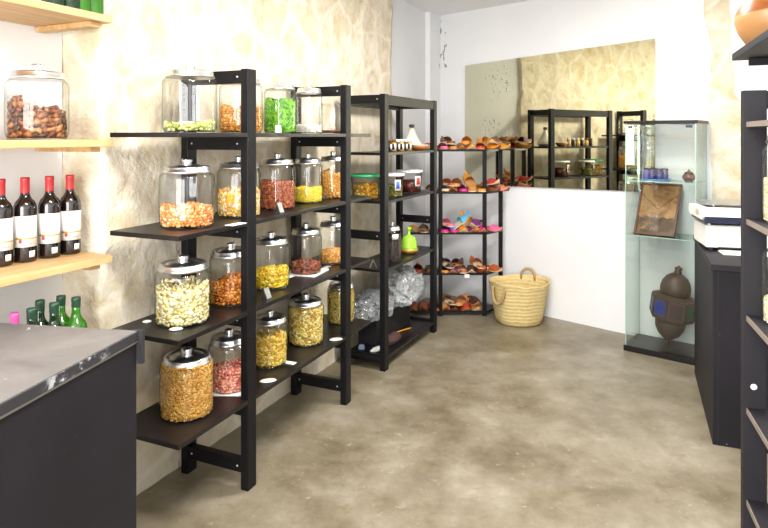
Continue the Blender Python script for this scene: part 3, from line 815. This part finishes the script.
# metal lantern
x, y = fc(.232, .150)
ang = math.radians(8)
t = thing('metal_lantern', 'old bronze lantern with blue glass panes standing tilted in the cabinet', 'lantern', (x, y, .046), 0, rot=(0, ang, CA))
M['bluepane'] = mat('cobalt_pane', '16307E', .12, spec=.8, var=.4, scale=20); M['darkpane'] = mat('smoky_pane', '3A2E33', .15, spec=.7, var=.4); M['greenpane'] = mat('green_pane', '2F5A4A', .15, spec=.7)
MB().lathe([(.0001, 0), (.010, .004), (.014, .02), (.009, .035), (.03, .05), (.07, .085), (.093, .13), (.098, .17), (.09, .195)], 28).build('lower_bowl', M['bronze'], t)
b = MB().lathe([(.088, .19), (.138, .200), (.143, .210), (.143, .220)], 8, smooth=False)
b.lathe([(.143, .338), (.145, .348), (.11, .362), (.09, .37)], 8, smooth=False); b.build('drum_frame', M['bronze'], t)
for k in range(8):
    a0 = 2*PI*k/8; a1 = 2*PI*(k+1)/8
    R = .143
    p0 = Vector((R*math.cos(a0), R*math.sin(a0))); p1 = Vector((R*math.cos(a1), R*math.sin(a1))); mid = (p0+p1)/2; dv = (p1-p0).normalized(); nn = Vector((mid.x, mid.y)).normalized()
    Mx = Matrix(((dv.x, nn.x, 0, mid.x), (dv.y, nn.y, 0, mid.y), (0, 0, 1, 0), (0, 0, 0, 1)))
    MB().box(-.041, .041, -.002, .002, .232, .328, Mx).build('pane', M[('bluepane', 'bluepane', 'darkpane', 'greenpane')[k % 4]], t)
    mb = MB(); mb.box(-.054, -.041, -.005, .005, .22, .338, Mx); mb.box(.041, .054, -.005, .005, .22, .338, Mx)
    mb.box(-.041, .041, -.005, .005, .22, .232, Mx); mb.box(-.041, .041, -.005, .005, .328, .338, Mx); mb.build('pane_frame', M['bronze'], t)
mb = MB(); mb.lathe([(.09, .368), (.096, .385), (.098, .41), (.09, .45), (.07, .485), (.04, .508), (.022, .515)], 28); mb.build('upper_dome', M['bronze'], t)
mb = MB(); mb.lathe([(.022, .513), (.026, .525), (.018, .532), (.026, .545), (.022, .556), (.008, .56), (.006, .568), (.0001, .57)], 16); mb.build('finial', M['bronze'], t)

# ------------------------------------------------------------------ straw basket
def straw():
    t = NT('woven_straw'); v = t.pos()
    w = t.n('ShaderNodeTexWave', wave_type='BANDS', bands_direction='Z'); w.inputs['Scale'].default_value = 11; w.inputs['Distortion'].default_value = 2.2; w.inputs['Detail'].default_value = 3
    t.l(v, w.inputs['Vector'])
    n = t.noise(t.pos((6, 6, 30)), 5, 5)
    c = t.mix(.5, t.ramp(w.outputs['Fac'], [(0, 'CDB478'), (.5, 'D9C287'), (1, 'E0CC96')]), t.ramp(n, [(.3, 'B8995A'), (.6, 'DCC78F'), (.8, 'E9DAAC')]))
    t.l(c, t.b.inputs['Base Color']); t.b.inputs['Roughness'].default_value = .75
    t.bump(t.math('ADD', w.outputs['Fac'], t.noise(t.pos((8, 8, 40)), 8, 3)), .35, .005)
    return t.m
M['straw'] = straw(); M['handle'] = mat('brown_leather_straw', 'A98C5E', .7, var=.25, scale=40, bump=.4, bscale=80)
t = thing('straw_basket', 'round woven straw basket with two handles standing on the floor by the rack', 'basket', (1.09, 4.93, 0))
prof = [(.0001, .0), (.165, .0), (.18, .012), (.192, .05), (.204, .12), (.218, .2), (.232, .27), (.243, .325), (.247, .335), (.240, .338), (.232, .325), (.22, .26), (.2, .16), (.18, .03), (.0001, .02)]
mb = MB()
vs = []; fs = []; seg = 64
for r, z in prof:
    for k in range(seg):
        a = 2*PI*k/seg; d = 1+.012*math.sin(3*a+1)+.008*math.sin(7*a)
        vs.append((r*math.cos(a)*d, r*math.sin(a)*d*.9, z+(z > .25)*.010*math.sin(2*a+.6)+(z > .25)*.004*math.sin(9*a)))
for i in range(len(prof)-1):
    for k in range(seg): fs.append((i*seg+k, i*seg+(k+1) % seg, (i+1)*seg+(k+1) % seg, (i+1)*seg+k))
mb.add(vs, fs, True); mb.build('basket_body', M['straw'], t)
pth = [Vector(((.115+.052*math.cos(a)), .175-.03*math.cos(a), .318+.07*math.sin(a))) for a in [PI*k/12 for k in range(13)]]
MB().tube([p+Vector((0, 0, -.02)) if i in (0, 12) else p for i, p in enumerate(pth)], .012, 10).build('handle', M['handle'], t)
pth = []
for k in range(13):
    a = PI*k/12; ang = -2.45+.24*math.cos(a); zz = .315-.13*math.sin(a); rr = .247-.02*(1-zz/.315)+.018*math.sin(a)+.008
    pth.append((rr*math.cos(ang)*1.0, rr*math.sin(ang)*.93, zz))
MB().tube(pth, .012, 10).build('handle', M['handle'], t)

# ------------------------------------------------------------------ slippers on the rack
COLS = {'orange': 'E08A1E', 'magenta': 'D0218A', 'brown': '7A4326', 'tan': 'C0864E', 'red': 'B83A2E', 'cream': 'D9C8A4', 'pink': 'E06A9A', 'blue': '4FA6D8', 'purple': '6E3270', 'dark brown': '43241C', 'amber': 'C98A2C', 'rust': 'A8501F', 'black': '2A2020', 'salmon': 'D98468'}
SM = {}
def smat(c):
    if c not in SM: SM[c] = mat('slipper_'+c.replace(' ', '_'), COLS[c], .5, var=.3, scale=60, bump=.2, bscale=150)
    return SM[c]
def slipper_meshes():
    # outline: heel at x=-.115, pointed toe at x=.125
    out = []
    for k in range(29):
        u = k/28; x = -.115+.24*u
        w = .036*math.sqrt(max(0, min(1, u/.12)))*(1-.0*u) if u < .12 else (.036 if u < .3 else .036+.008*math.sin((u-.3)/.35*PI/2) if u < .65 else .044*max(0, math.cos((u-.65)/.35*PI/2))**.75)
        out.append((x, w))
    sole = MB(); poly = [(x, w) for x, w in out]+[(x, -w) for x, w in out[::-1][1:-1]]
    n = len(poly)
    curl = lambda x: .035*max(0, (x-.075)/.05)**2
    vs = [(x, y, curl(x)) for x, y in poly]+[(x, y, .007+curl(x)) for x, y in poly]
    sole.add(vs, [(i, (i+1) % n, n+(i+1) % n, n+i) for i in range(n)])
    h = len(out)
    for s0, fl in ((0, 1), (n, 0)):
        for i in range(h-1):
            a, b_ = s0+i, s0+i+1
            c = s0+(n-i-1) % n if i+1 < h-1 else None
            d = s0+(n-i) % n
            if i == 0: sole.f.append([s0, s0+1, s0+n-1])
            elif i == h-2: sole.f.append([s0+i, s0+i+1, s0+(n-i)])
            else: sole.f.append([s0+i, s0+i+1, s0+n-i-1, s0+n-i])
            sole.sm.append(False); sole.mi.append(0)
    up = MB(); vs = []; fs = []; m = 9; xs = [(x, w) for x, w in out if x > -.01]
    for x, w in xs:
        u = (x+.01)/.135; hh = .040*(1-u)**.8+.010
        for k in range(m):
            a = PI*k/(m-1)
            vs.append((x-.018*math.sin(a)*(1-u)*(-1), (w+.001)*math.cos(a), .006+curl(x)+hh*math.sin(a)**.8))
    for i in range(len(xs)-1):
        for k in range(m-1): fs.append((i*m+k, i*m+k+1, (i+1)*m+k+1, (i+1)*m+k))
    up.add(vs, fs, True)
    # low heel counter folded flat
    hb = MB(); vs = []; fs = []
    hs = [(x, w) for x, w in out if x < -.055]
    ring = [(x, w) for x, w in hs[::-1]]+[(x, -w) for x, w in hs[1:]]
    for x, y in ring:
        q = min(1, (-.055-x)/.03+.2)
        vs += [(x, y, .006), (x+.006*q, y*.9, .006+.020*q)]
    for i in range(len(ring)-1): fs.append((2*i, 2*i+2, 2*i+3, 2*i+1))
    hb.add(vs, fs, True)
    return sole, up, hb
SO, UP, HB = slipper_meshes()
MESH = {}
def slipper(x, y, z, yaw, c, sole_c, label, pitch=0, roll=0):
    t = thing('slipper', label, 'slipper', (x, y, z), 0, 'leather slippers on the shoe rack', rot=(roll, pitch, yaw))
    for nm, mbx, cc in (('sole', SO, sole_c), ('upper', UP, c), ('heel_counter', HB, c)):
        key = (nm, cc)
        if key not in MESH:
            o = mbx.build(nm, smat(cc), t, nm == 'sole'); MESH[key] = o.data
            if nm != 'sole':
                pass
        else:
            o = bpy.data.objects.new(nm, MESH[key]); COL.objects.link(o); o.parent = t
    return t
ORD = ['first', 'second', 'third', 'fourth', 'fifth', 'sixth', 'seventh', 'eighth', 'ninth', 'tenth']
SHN = ['top shelf', 'second shelf', 'third shelf', 'fourth shelf', 'bottom shelf']
rows = [  # px of each, colour, layer
    [(428, 'red'), (443, 'pink'), (452, 'tan'), (461, 'brown'), (471, 'orange'), (481, 'red'), (491, 'orange'), (501, 'amber')],
    [(431, 'brown'), (444, 'cream'), (453, 'tan'), (462, 'magenta'), (472, 'salmon'), (481, 'orange'), (491, 'brown'), (500, 'salmon')],
    [(413, 'amber'), (424, 'brown'), (444, 'magenta'), (453, 'magenta'), (463, 'orange'), (472, 'purple'), (481, 'magenta'), (493, 'pink')],
    [(418, 'red'), (430, 'dark brown'), (444, 'amber'), (453, 'purple'), (462, 'rust'), (472, 'dark brown'), (482, 'rust'), (493, 'rust')],
    [(412, 'brown'), (423, 'brown'), (434, 'rust'), (445, 'tan'), (455, 'dark brown'), (465, 'red'), (476, 'tan')],
]
upper = [
    [(448, 'brown', .3), (467, 'orange', -.25), (487, 'amber', .5), (496, 'brown', -.4)],
    [(448, 'rust', .4), (457, 'tan', -.2), (470, 'amber', .1), (491, 'red', .5)],
    [(447, 'pink', .4), (461, 'blue', -.5), (470, 'amber', .35), (477, 'purple', -.5)],
    [(447, 'dark brown', .3), (456, 'dark brown', -.6), (478, 'rust', .3)],
    [(449, 'brown', .4), (462, 'tan', -.4), (474, 'dark brown', .2)],
]
rs = random.Random(5)
for li, row in enumerate(rows):
    z = Z3[li]+.001
    for i, (px, c) in enumerate(row):
        y = 5.165 if px < 484 else 5.185
        x = (px-384)/F*(y-.04)
        yaw = rs.choice((PI/2, -PI/2))+rs.uniform(-.12, .12)
        if px >= 490: yaw = -PI/2+.55
        yy = y + (.0 if yaw > 0 else .0)
        x = max(x, .245) if li > 1 else x
        slipper(x, yy, z, yaw, c, rs.choice(('tan', 'brown', 'cream')), '%s pointed slipper, %s from left in the lower layer, %s of rack' % (c, ORD[i], SHN[li]))
    for i, (px, c, a) in enumerate(upper[li]):
        y = 5.15; x = (px-384)/F*(y-.04)
        up_ = c in ('amber', 'blue') and li in (1, 2)
        slipper(x, y, z+(.066 if up_ else .052), (PI/2 if up_ else PI/2*rs.choice((1, -1)))+a*(2.2 if up_ else 1), c, rs.choice(('tan', 'cream')), '%s pointed slipper, %s from left in the upper layer, %s of rack' % (c, ORD[i], SHN[li]), pitch=-.5 if up_ else rs.uniform(-.12, .05))
card('price_card', 466, 270, .345, .04, .002, 0, 'small white card on the front edge of the fourth rack shelf')
o = bpy.data.objects['price_card.004']; o.location = (.69, 5.077, .335); o.rotation_euler = (PI/2, 0, 0); o.scale = (1, 14, 1)

# ------------------------------------------------------------------ things on the second shelving unit
M['brownlid'] = mat('brown_lid', '7A4A22', .4, var=.2); M['spice'] = mat('dark_spice', '3A2418', .4, var=.4, scale=60)
M['labelblack'] = mat('black_label', '1C1822', .5)
Z2 = [1.3945, 1.0835, .6455, .0855]
for i, (a, w) in enumerate(((.24, 'first'), (.305, 'second'), (.37, 'third'), (.435, 'fourth'), (.50, 'fifth'), (.565, 'sixth'))):
    x, y, _ = f2(a, .085)
    t = thing('spice_jar', 'small spice jar with brown lid, %s from the left beside the white tagine' % w, 'jar', (x, y, Z2[0]), RZ(x, y), 'small spice jars')
    MB().lathe([(.0001, .0), (.019, 0), (.0205, .004), (.0205, .055), (.017, .062), (.0001, .062)], 20).build('jar_body', M['spice'] if i % 2 == 0 else M['gold'], t)
    MB().lathe([(.018, .0625), (.0185, .08), (.016, .083), (.0001, .083)], 20).build('lid', M['brownlid'] if i < 2 else M['whitep'], t)
    mb = MB(); curved(mb, .0207, .012, .05, -.9, .9, 8); l = mb.build('label', M['white'], t)
    mb = MB(); curved(mb, .0215, .012, .05, -.35, .35, 4); mb.build('label_stripe', M['labelblack'], l)
M['tagwhite'] = mat('white_glaze', 'E4DDCB', .3, var=.06)
M['terra'] = mat('terracotta', 'B5713E', .55, var=.2)
M['limeg'] = mat('lime_glaze', '9CD43A', .2, var=.1)
def tagine(loc, r, h, mlid, mbase, label, mknob, wide=False):
    t = thing('tagine_pot', label, 'pot', loc)
    MB().lathe([(.0001, 0), (r*.7, 0), (r*.95, h*.1), (r, h*.19), (r*.9, h*.19), (r*.7, h*.12), (.0001, h*.1)], 32).build('base_dish', mbase, t)
    ld = MB().lathe([(r*.92, h*.19), (r*.90, h*.24)]+([(r*.80, h*.48), (r*.66, h*.62), (r*.36, h*.67), (r*.15, h*.72), (r*.13, h*.86)] if wide else [(r*.62, h*.42), (r*.38, h*.62), (r*.22, h*.80), (r*.17, h*.86)])+[(.0001, h*.87)], 32).build('lid', mlid, t)
    MB().lathe([(r*.17, h*.86), (r*.26, h*.92), (r*.26, h*.97), (r*.15, h), (.0001, h)], 20).build('knob', mknob, ld)
x, y, _ = f2(.81, .17); tagine((x, y, Z2[0]), .085, .195, M['tagwhite'], M['tagwhite'], 'white cone-shaped tagine pot with dark knob on the upper board', mat('dark_knob', '4A4038', .4))
x, y, _ = f2(.70, .055)
t = thing('clay_dish', 'small terracotta clay dish right of the white tagine', 'dish', (x, y, Z2[0]))
MB().lathe([(.0001, 0), (.035, 0), (.058, .022), (.062, .036), (.055, .036), (.03, .012), (.0001, .01)], 28).build('bowl', M['terra'], t)
MB().lathe([(.0551, .037), (.0625, .0365), (.0625, .041), (.0551, .041)], 28, closed=True).build('rim', M['tagwhite'], t)
x, y, _ = f2(.60, .10); tagine((x, y, Z2[2]), .067, .19, M['limeg'], M['gold'], 'lime green tagine pot with golden base beside the dark beans jar', M['limeg'], True)

def tub(x, y, z, r, h, label, lidm, fm, fh, lab=None, bits=None):
    t = thing('plastic_tub', label, 'tub', (x, y, z), RZ(x, y))
    MB().lathe([(.0001, .001), (r*.86, .001), (r*.9, .006), (r, h*.9), (r*1.03, h*.9), (r*1.03, h*.93)], 32, closed=True).build('tub_wall', M['glass'], t)
    MB().lathe([(r*1.06, h*.9), (r*1.07, h*.93), (r*1.06, h), (r*.96, h), (r*.94, h*.97), (.0001, h*.97)], 32).build('lid', lidm, t)
    if lab:
        mb = MB(); curved(mb, r*1.0, h*.3, h*.75, lab[1], lab[2], 8); l = mb.build('label', M['white'], t)
        mb = MB(); curved(mb, r*1.0+.001, h*.38, h*.68, lab[1]+.12, lab[2]-.12, 6); mb.build('label_print', lab[0], l)
    mb = MB()
    if bits: fill(mb, r*.86, h*fh, 'nut', bits, 7, .1)
    else: mb.lathe([(.0001, .004), (r*.84, .004), (r*.84+r*.1*fh, h*fh), (.0001, h*fh)], 28)
    return t, mb
M['greenlid'] = mat('green_lid', '1E9A5E', .35); M['whitelid'] = mat('white_lid', 'F0EFEC', .4)
M['sauce'] = mat('red_brown_sauce', '5A2114', .3, var=.3)
x, y, _ = f2(.085, .185)
t, mb = tub(x, y, Z2[1], .098, .165, 'clear tub with green lid full of yellow preserved lemons', M['greenlid'], None, .62, None, .024)
o = mb.build('preserved_lemons', isl('preserved_lemons', ('C98E1E', 'D9A832', 'B57A14', 'CDB04A'), .3), None, False); o.location = (x, y, Z2[1]+.001); tag(o, 'yellow preserved lemons inside the green-lidded tub', 'fruit', kind='stuff')
x, y, _ = f2(.30, .085)
t, mb = tub(x, y, Z2[1], .074, .16, 'white-lidded tub of olives with a blue label', M['whitelid'], None, .5, (mat('blue_print', '3F66C8', .5), .15, .75), .013)
o = mb.build('olive', isl('olive', ('7A7A2C', '8E8838', '5C5A20', '6E6A30'), .3), None, False); o.location = (x, y, Z2[1]+.001); tag(o, 'olives in the tub with a blue label', 'olives', kind='stuff')
x, y, _ = f2(.655, .12)
t, mb = tub(x, y, Z2[1], .092, .165, 'white-lidded tub of dark red-brown sauce with a red label', M['whitelid'], None, .55, (mat('red_print', 'C23A34', .5), .45, 1.05))
o = mb.build('brown_sauce', M['sauce'], None); o.location = (x, y, Z2[1]+.001); tag(o, 'dark red-brown sauce inside the tub with red label', 'sauce', kind='stuff')
x, y, _ = f2(.315, .10)
t = thing('glass_jar', 'tall glass jar of dark beans with steel lid and white tag on the second unit', 'jar', (x, y, Z2[2]), RZ(x, y))
jar_parts(.062, .265, t, neck=.75)
mb = MB(); curved(mb, .0625, .15, .185, .0, .75, 6); mb.build('label', M['white'], t)
mb = MB(); fill(mb, .060, .17, 'nut', .008, 41, .1); o = mb.build('dark_beans', isl('dark_beans', ('2A201E', '3A2C28', '1C1614', '4A3A34'), .4), None, False); o.location = (x, y, Z2[2]+.001); tag(o, 'dark beans filling the tall jar on the second unit', 'beans', kind='stuff')
x, y, _ = f2(.03, .10)
mb = MB(); mb.box(-.018, .018, -.001, .001, 0, .06, T(0, -.022, 0, rx=-.38)); mb.box(-.018, .018, -.001, .001, 0, .06, T(0, .022, 0, rx=.38))
o = mb.build('tent_card', M['brushed'], None); o.location = (x, y, Z2[2]+.001); o.rotation_euler = (0, 0, PI/2+.2); tag(o, 'folded silver tent card at the left end of the second unit', 'card holder')

# crate, bags and odds and ends on the bottom boards
x, y, _ = f2(.16, .045)
t = thing('black_crate', 'low black crate under the plastic bags on the second unit', 'crate', (x, y, Z2[3]), U2)
mb = MB(); mb.box(.0, .56, .10, .235, 0, .012); mb.box(0, .56, .10, .11, .0, .19); mb.box(0, .56, .225, .235, 0, .19); mb.box(0, .01, .11, .225, 0, .19); mb.box(.55, .56, .11, .225, 0, .19)
mb.build('crate_body', M['blackgrey'], t)
MB().box(-.005, .565, .085, .238, .191, .203, b=.002).build('lid', M['blackboard'], t)
def plastic(name, tint, milky):
    """thin crinkled film: clear, glossy, a little milky"""
    t = NT(name); t.t.nodes.remove(t.b); v = t.pos()
    tr = t.n('ShaderNodeBsdfTransparent'); tr.inputs[0].default_value = lin(tint)
    gl = t.n('ShaderNodeBsdfGlossy'); gl.inputs['Roughness'].default_value = .12
    df = t.n('ShaderNodeBsdfDiffuse'); df.inputs[0].default_value = lin('DDE2E6')
    n = t.noise(v, 14, 6, .7, .4); bp = t.n('ShaderNodeBump'); bp.inputs['Strength'].default_value = 1.0; bp.inputs['Distance'].default_value = .04
    t.l(n, bp.inputs['Height'])
    for b in (gl, df): t.l(bp.outputs[0], b.inputs['Normal'])
    a = t.n('ShaderNodeMixShader'); a.inputs[0].default_value = milky; t.l(tr.outputs[0], a.inputs[1]); t.l(df.outputs[0], a.inputs[2])
    c = t.n('ShaderNodeMixShader'); t.l(t.ramp(n, [(.40, .10), (.62, .62)]), c.inputs[0]); t.l(a.outputs[0], c.inputs[1]); t.l(gl.outputs[0], c.inputs[2])
    t.l(c.outputs[0], t.out.inputs['Surface']); return t.m
def bag(cx, cy, cz, rx, ry, rz_, seed, name, m, label, group=None):
    bm = bmesh.new(); bmesh.ops.create_icosphere(bm, subdivisions=5, radius=1)
    for v in bm.verts:
        p = v.co.copy(); o = Vector((seed, seed*2, 0))
        rg = lambda f: 1-abs(noise.noise(p*f+o))*2.4
        k = .90+.16*noise.noise(p*1.4+o)+.12*rg(2.3)+.09*rg(4.7)+.05*rg(9)
        w = Vector((math.copysign(abs(p.x)**.8, p.x)*rx, math.copysign(abs(p.y)**.8, p.y)*ry, math.copysign(abs(p.z)**.9, p.z)*rz_))*k
        if w.z < -rz_*.72: w.z = -rz_*.72
        w.y = max(-ry*1.05, min(ry*1.05, w.y)); w.x = max(-rx*1.05, min(rx*1.05, w.x))
        v.co = w
    mb = MB(); mb.bm(bm, None, False); o = mb.build(name, m, None); o.location = (cx, cy, cz+rz_*.72); o.rotation_euler = (0, 0, U2)
    return tag(o, label, 'bag', group)
x, y, _ = f2(.165, .17); bag(x, y, Z2[3]+.204, .165, .11, .095, 3, 'plastic_bag', plastic('bluish_plastic', 'A4C0D0', .42), 'blue-grey clear plastic bag, left of the two on the black crate')
x, y, _ = f2(.585, .155); bag(x, y, Z2[3]+.204, .235, .115, .135, 8, 'plastic_bag', plastic('clear_plastic', 'E0E6EA', .55), 'crumpled silvery clear plastic bag, right of the two on the black crate')
def at2(px, py, z): return W(px, py, z)
x, y = at2(403, 331, Z2[3]); mb = MB(); mb.tube([(-.085, 0, .005), (.075, 0, .005), (.088, 0, .005)], [.0045, .0045, .001], 6)
o = mb.build('pencil', mat('yellow_paint', 'E0A020', .4), None); o.location = (x, y, Z2[3]+.001); o.rotation_euler = (0, 0, .75); tag(o, 'yellow pencil lying on the bottom board of the second unit', 'pencil')
x, y, _ = f2(.30, .095)
bm = bmesh.new(); bmesh.ops.create_icosphere(bm, subdivisions=4, radius=1)
for v in bm.verts:
    k = 1+.2*noise.noise(v.co*2.2)+.12*noise.noise(v.co*6); w = Vector((v.co.x*.11, v.co.y*.042, v.co.z*.035))*k; w.z = max(-.022, w.z); v.co = w
mb = MB(); mb.bm(bm, None, True); o = mb.build('cloth_pouch', mat('dark_brown_cloth', '4A3230', .8, var=.4, scale=40, bump=.5), None); o.location = (x, y-.005, Z2[3]+.023); o.rotation_euler = (0, 0, U2); tag(o, 'dark red-brown cloth bundle on the bottom board of the second unit', 'cloth')
x, y, _ = f2(.10, .09); mb = MB(); mb.tube([(0, 0, .018), (.05, 0, .018), (.06, 0, .017), (.075, 0, .016)], [.018, .018, .01, .01], 14)
o = mb.build('white_tube', M['whitep'], None); o.location = (x, y, Z2[3]+.001); o.rotation_euler = (0, 0, -2.4); tag(o, 'small white tube lying at the left end of the bottom board', 'tube')
x, y, _ = f2(.075, .21); mb = MB(); mb.lathe([(.0001, 0), (.022, 0), (.024, .01), (.018, .03), (.0001, .036)], 20)
o = mb.build('blue_ball', mat('pale_blue_gloss', '8FA8C8', .15, spec=.8), None); o.location = (x, y, Z2[3]+.001); tag(o, 'small pale blue glossy cap on the bottom board', 'cap')

# ------------------------------------------------------------------ right foreground shelving, jars on it
A = Vector((1.118, 1.90)); ur = Vector((-.309, -.951)); vr = Vector((.951, -.309))
t = thing('shelving_unit', 'dark grey shelving unit cut off at the right edge of the view', 'shelf', (A.x, A.y, 0), math.atan2(ur.y, ur.x))
# local x comes toward the camera, local y to the right
def lr(x, y): v = A+ur*x+vr*y; return v
MB().box(-.03, .0, 0, .066, 0, 1.642, b=.002).build('post', M['blackgrey'], t)
MB().box(-.03, .0, .33, .396, 0, 1.642, b=.002).build('post', M['blackgrey'], t)
MB().box(.85, .88, 0, .066, 0, 1.642, b=.002).build('post', M['blackgrey'], t)
MB().box(.85, .88, .33, .396, 0, 1.642, b=.002).build('post', M['blackgrey'], t)
MB().box(-.026, -.004, .067, .329, 1.585, 1.64, b=.002).build('rung', M['blackgrey'], t)
MB().box(-.026, -.004, .067, .329, .08, .135, b=.002).build('rung', M['blackgrey'], t)
M['edgegrey'] = mat('bare_board_edge', '7D7268', .6, var=.15)
RZ4 = [1.545, 1.243, .943, .656, .370]
for z in RZ4:
    b_ = MB().box(.001, .849, 0.012, .385, z-.018, z, b=.002).build('shelf_board', M['blackgrey'], t)
    MB().box(.001, .849, .0085, .0115, z-.017, z-.001).build('board_edge', M['edgegrey'], b_)
MB().lathe([(.0001, .0012), (.009, .001), (.0095, 0)], 20, T(.0003, .030, .722, ry=PI/2)).build('sticker', M['white'], t)
for li, (z, lab, fl, cc, hf) in enumerate(((RZ4[1], 'glass jar of pale grains on the right shelving, upper one', 'pale grains in the upper jar at the right edge', ('E4CDA4', 'D9BE90', 'EEDDBC'), .62), (RZ4[2], 'glass jar of cream powder on the right shelving, lower one', 'cream flakes in the lower jar at the right edge', ('E9DDB4', 'DCCB94', 'F2EAD0'), .35))):
    p = lr(.078, .135)
    j = thing('glass_jar', lab, 'jar', (p.x, p.y, z+.0005), 0, 'glass jars at the right edge'); jar_parts(.1, .30 if li == 0 else .28, j, lid=(li == 0))
    mb = MB(); fill(mb, .097, .2*hf, 'nut', .008, 60+li, .1); o = mb.build(('pale_grains', 'cream_flakes')[li], isl('grain%d' % li, cc), None, False); o.location = (p.x, p.y, z+.001); tag(o, fl, 'grains', kind='stuff')

# wall shelf with pottery, high on the right
S0 = Vector((1.483, 2.60)); us = Vector((-.38, -1)).normalized(); vs_ = Vector((-us.y, us.x))
t = thing('wall_shelf', 'dark wall shelf high on the right carrying a clay pot', 'shelf', (S0.x, S0.y, 1.82), math.atan2(us.y, us.x))
MB().box(0, 1.1, 0, .44, 0, .03, b=.003).build('shelf_board', M['blackgrey'], t)
for x in (.06, .98): MB().box(x, x+.03, .05, .44, -.03, -.0005, b=.002).build('bracket', M['blackgrey'], t)
pc = Vector((1.535, 2.40))
def clay():
    t = NT('dipped_clay'); sep = t.n('ShaderNodeSeparateXYZ'); v = t.pos(); t.l(v, sep.inputs[0])
    n = t.noise(v, 6, 4); h = t.math('ADD', sep.outputs[2], t.math('MULTIPLY', n, .05))
    c = t.ramp(h, [(0, 'B88A5C'), (.148, 'B88A5C'), (.152, '84440F'), (1, 'A8681C')])
    t.l(t.mix(t.math('MULTIPLY', t.noise(v, 12, 5), .5), c, '96602C'), t.b.inputs['Base Color']); t.b.inputs['Roughness'].default_value = .35
    return t.m
pot = thing('clay_pot', 'big tan clay pot with glazed brown shoulder on the high dark shelf', 'pot', (pc.x, pc.y, 1.8505))
MB().lathe([(.0001, 0), (.083, 0), (.10, .02), (.124, .06), (.137, .10), (.136, .13), (.12, .165), (.10, .19), (.09, .20), (.10, .22), (.09, .22), (.08, .20), (.0001, .19)], 40).build('pot_body', clay(), pot)

# ------------------------------------------------------------------ light
world = bpy.data.worlds.new('daylight'); SC.world = world; world.use_nodes = True
bg = world.node_tree.nodes['Background']; bg.inputs[0].default_value = (.92, .96, 1, 1); bg.inputs[1].default_value = 3.0
def area(name, loc, tgt, sx, sy, e, col=(1, 1, 1)):
    l = bpy.data.lights.new(name, 'AREA'); l.shape = 'RECTANGLE'; l.size = sx; l.size_y = sy; l.energy = e; l.color = col
    o = bpy.data.objects.new(name, l); COL.objects.link(o); o.location = loc
    o.rotation_euler = (Vector(tgt)-Vector(loc)).to_track_quat('-Z', 'Y').to_euler(); return o
cx, cy = em(E_F-.25, (ML+MR)/2)
tx, ty = em(3, (ML+MR)/2)
area('shopfront_daylight', (cx, cy, 1.5), (tx, ty, 1.2), 2.3, 2.2, 150, (1, .985, .96))
for i, (e, m) in enumerate(((1.0, -.55), (3.2, -.5))):  # added fill lamps under the ceiling, without fixtures, to raise the ambient light
    x, y = em(e, m); area('ceiling_fill_%d' % (i+1), (x, y, CEIL-.03), (x, y, 0), .9, .25, 58, (1, .97, .93))

# ------------------------------------------------------------------ camera
cam = bpy.data.cameras.new('camera'); co = bpy.data.objects.new('camera', cam); COL.objects.link(co)
co.location = (0, 0, H); co.rotation_euler = (PI/2, 0, 0)
cam.sensor_width = 36; cam.lens = F/768*36; cam.shift_y = -(264-HY)/768; cam.clip_start = .02
SC.camera = co
SC.view_settings.view_transform = 'Standard'; SC.view_settings.look = 'None'; SC.view_settings.gamma = 1; SC.view_settings.exposure = 0.34
SC.cycles.use_denoising = True
SC.cycles.transparent_max_bounces = 32; SC.cycles.max_bounces = 10; SC.cycles.diffuse_bounces = 6; SC.cycles.glossy_bounces = 6
SC.cycles.caustics_reflective = False; SC.cycles.caustics_refractive = False
SC.cycles.sample_clamp_indirect = 8
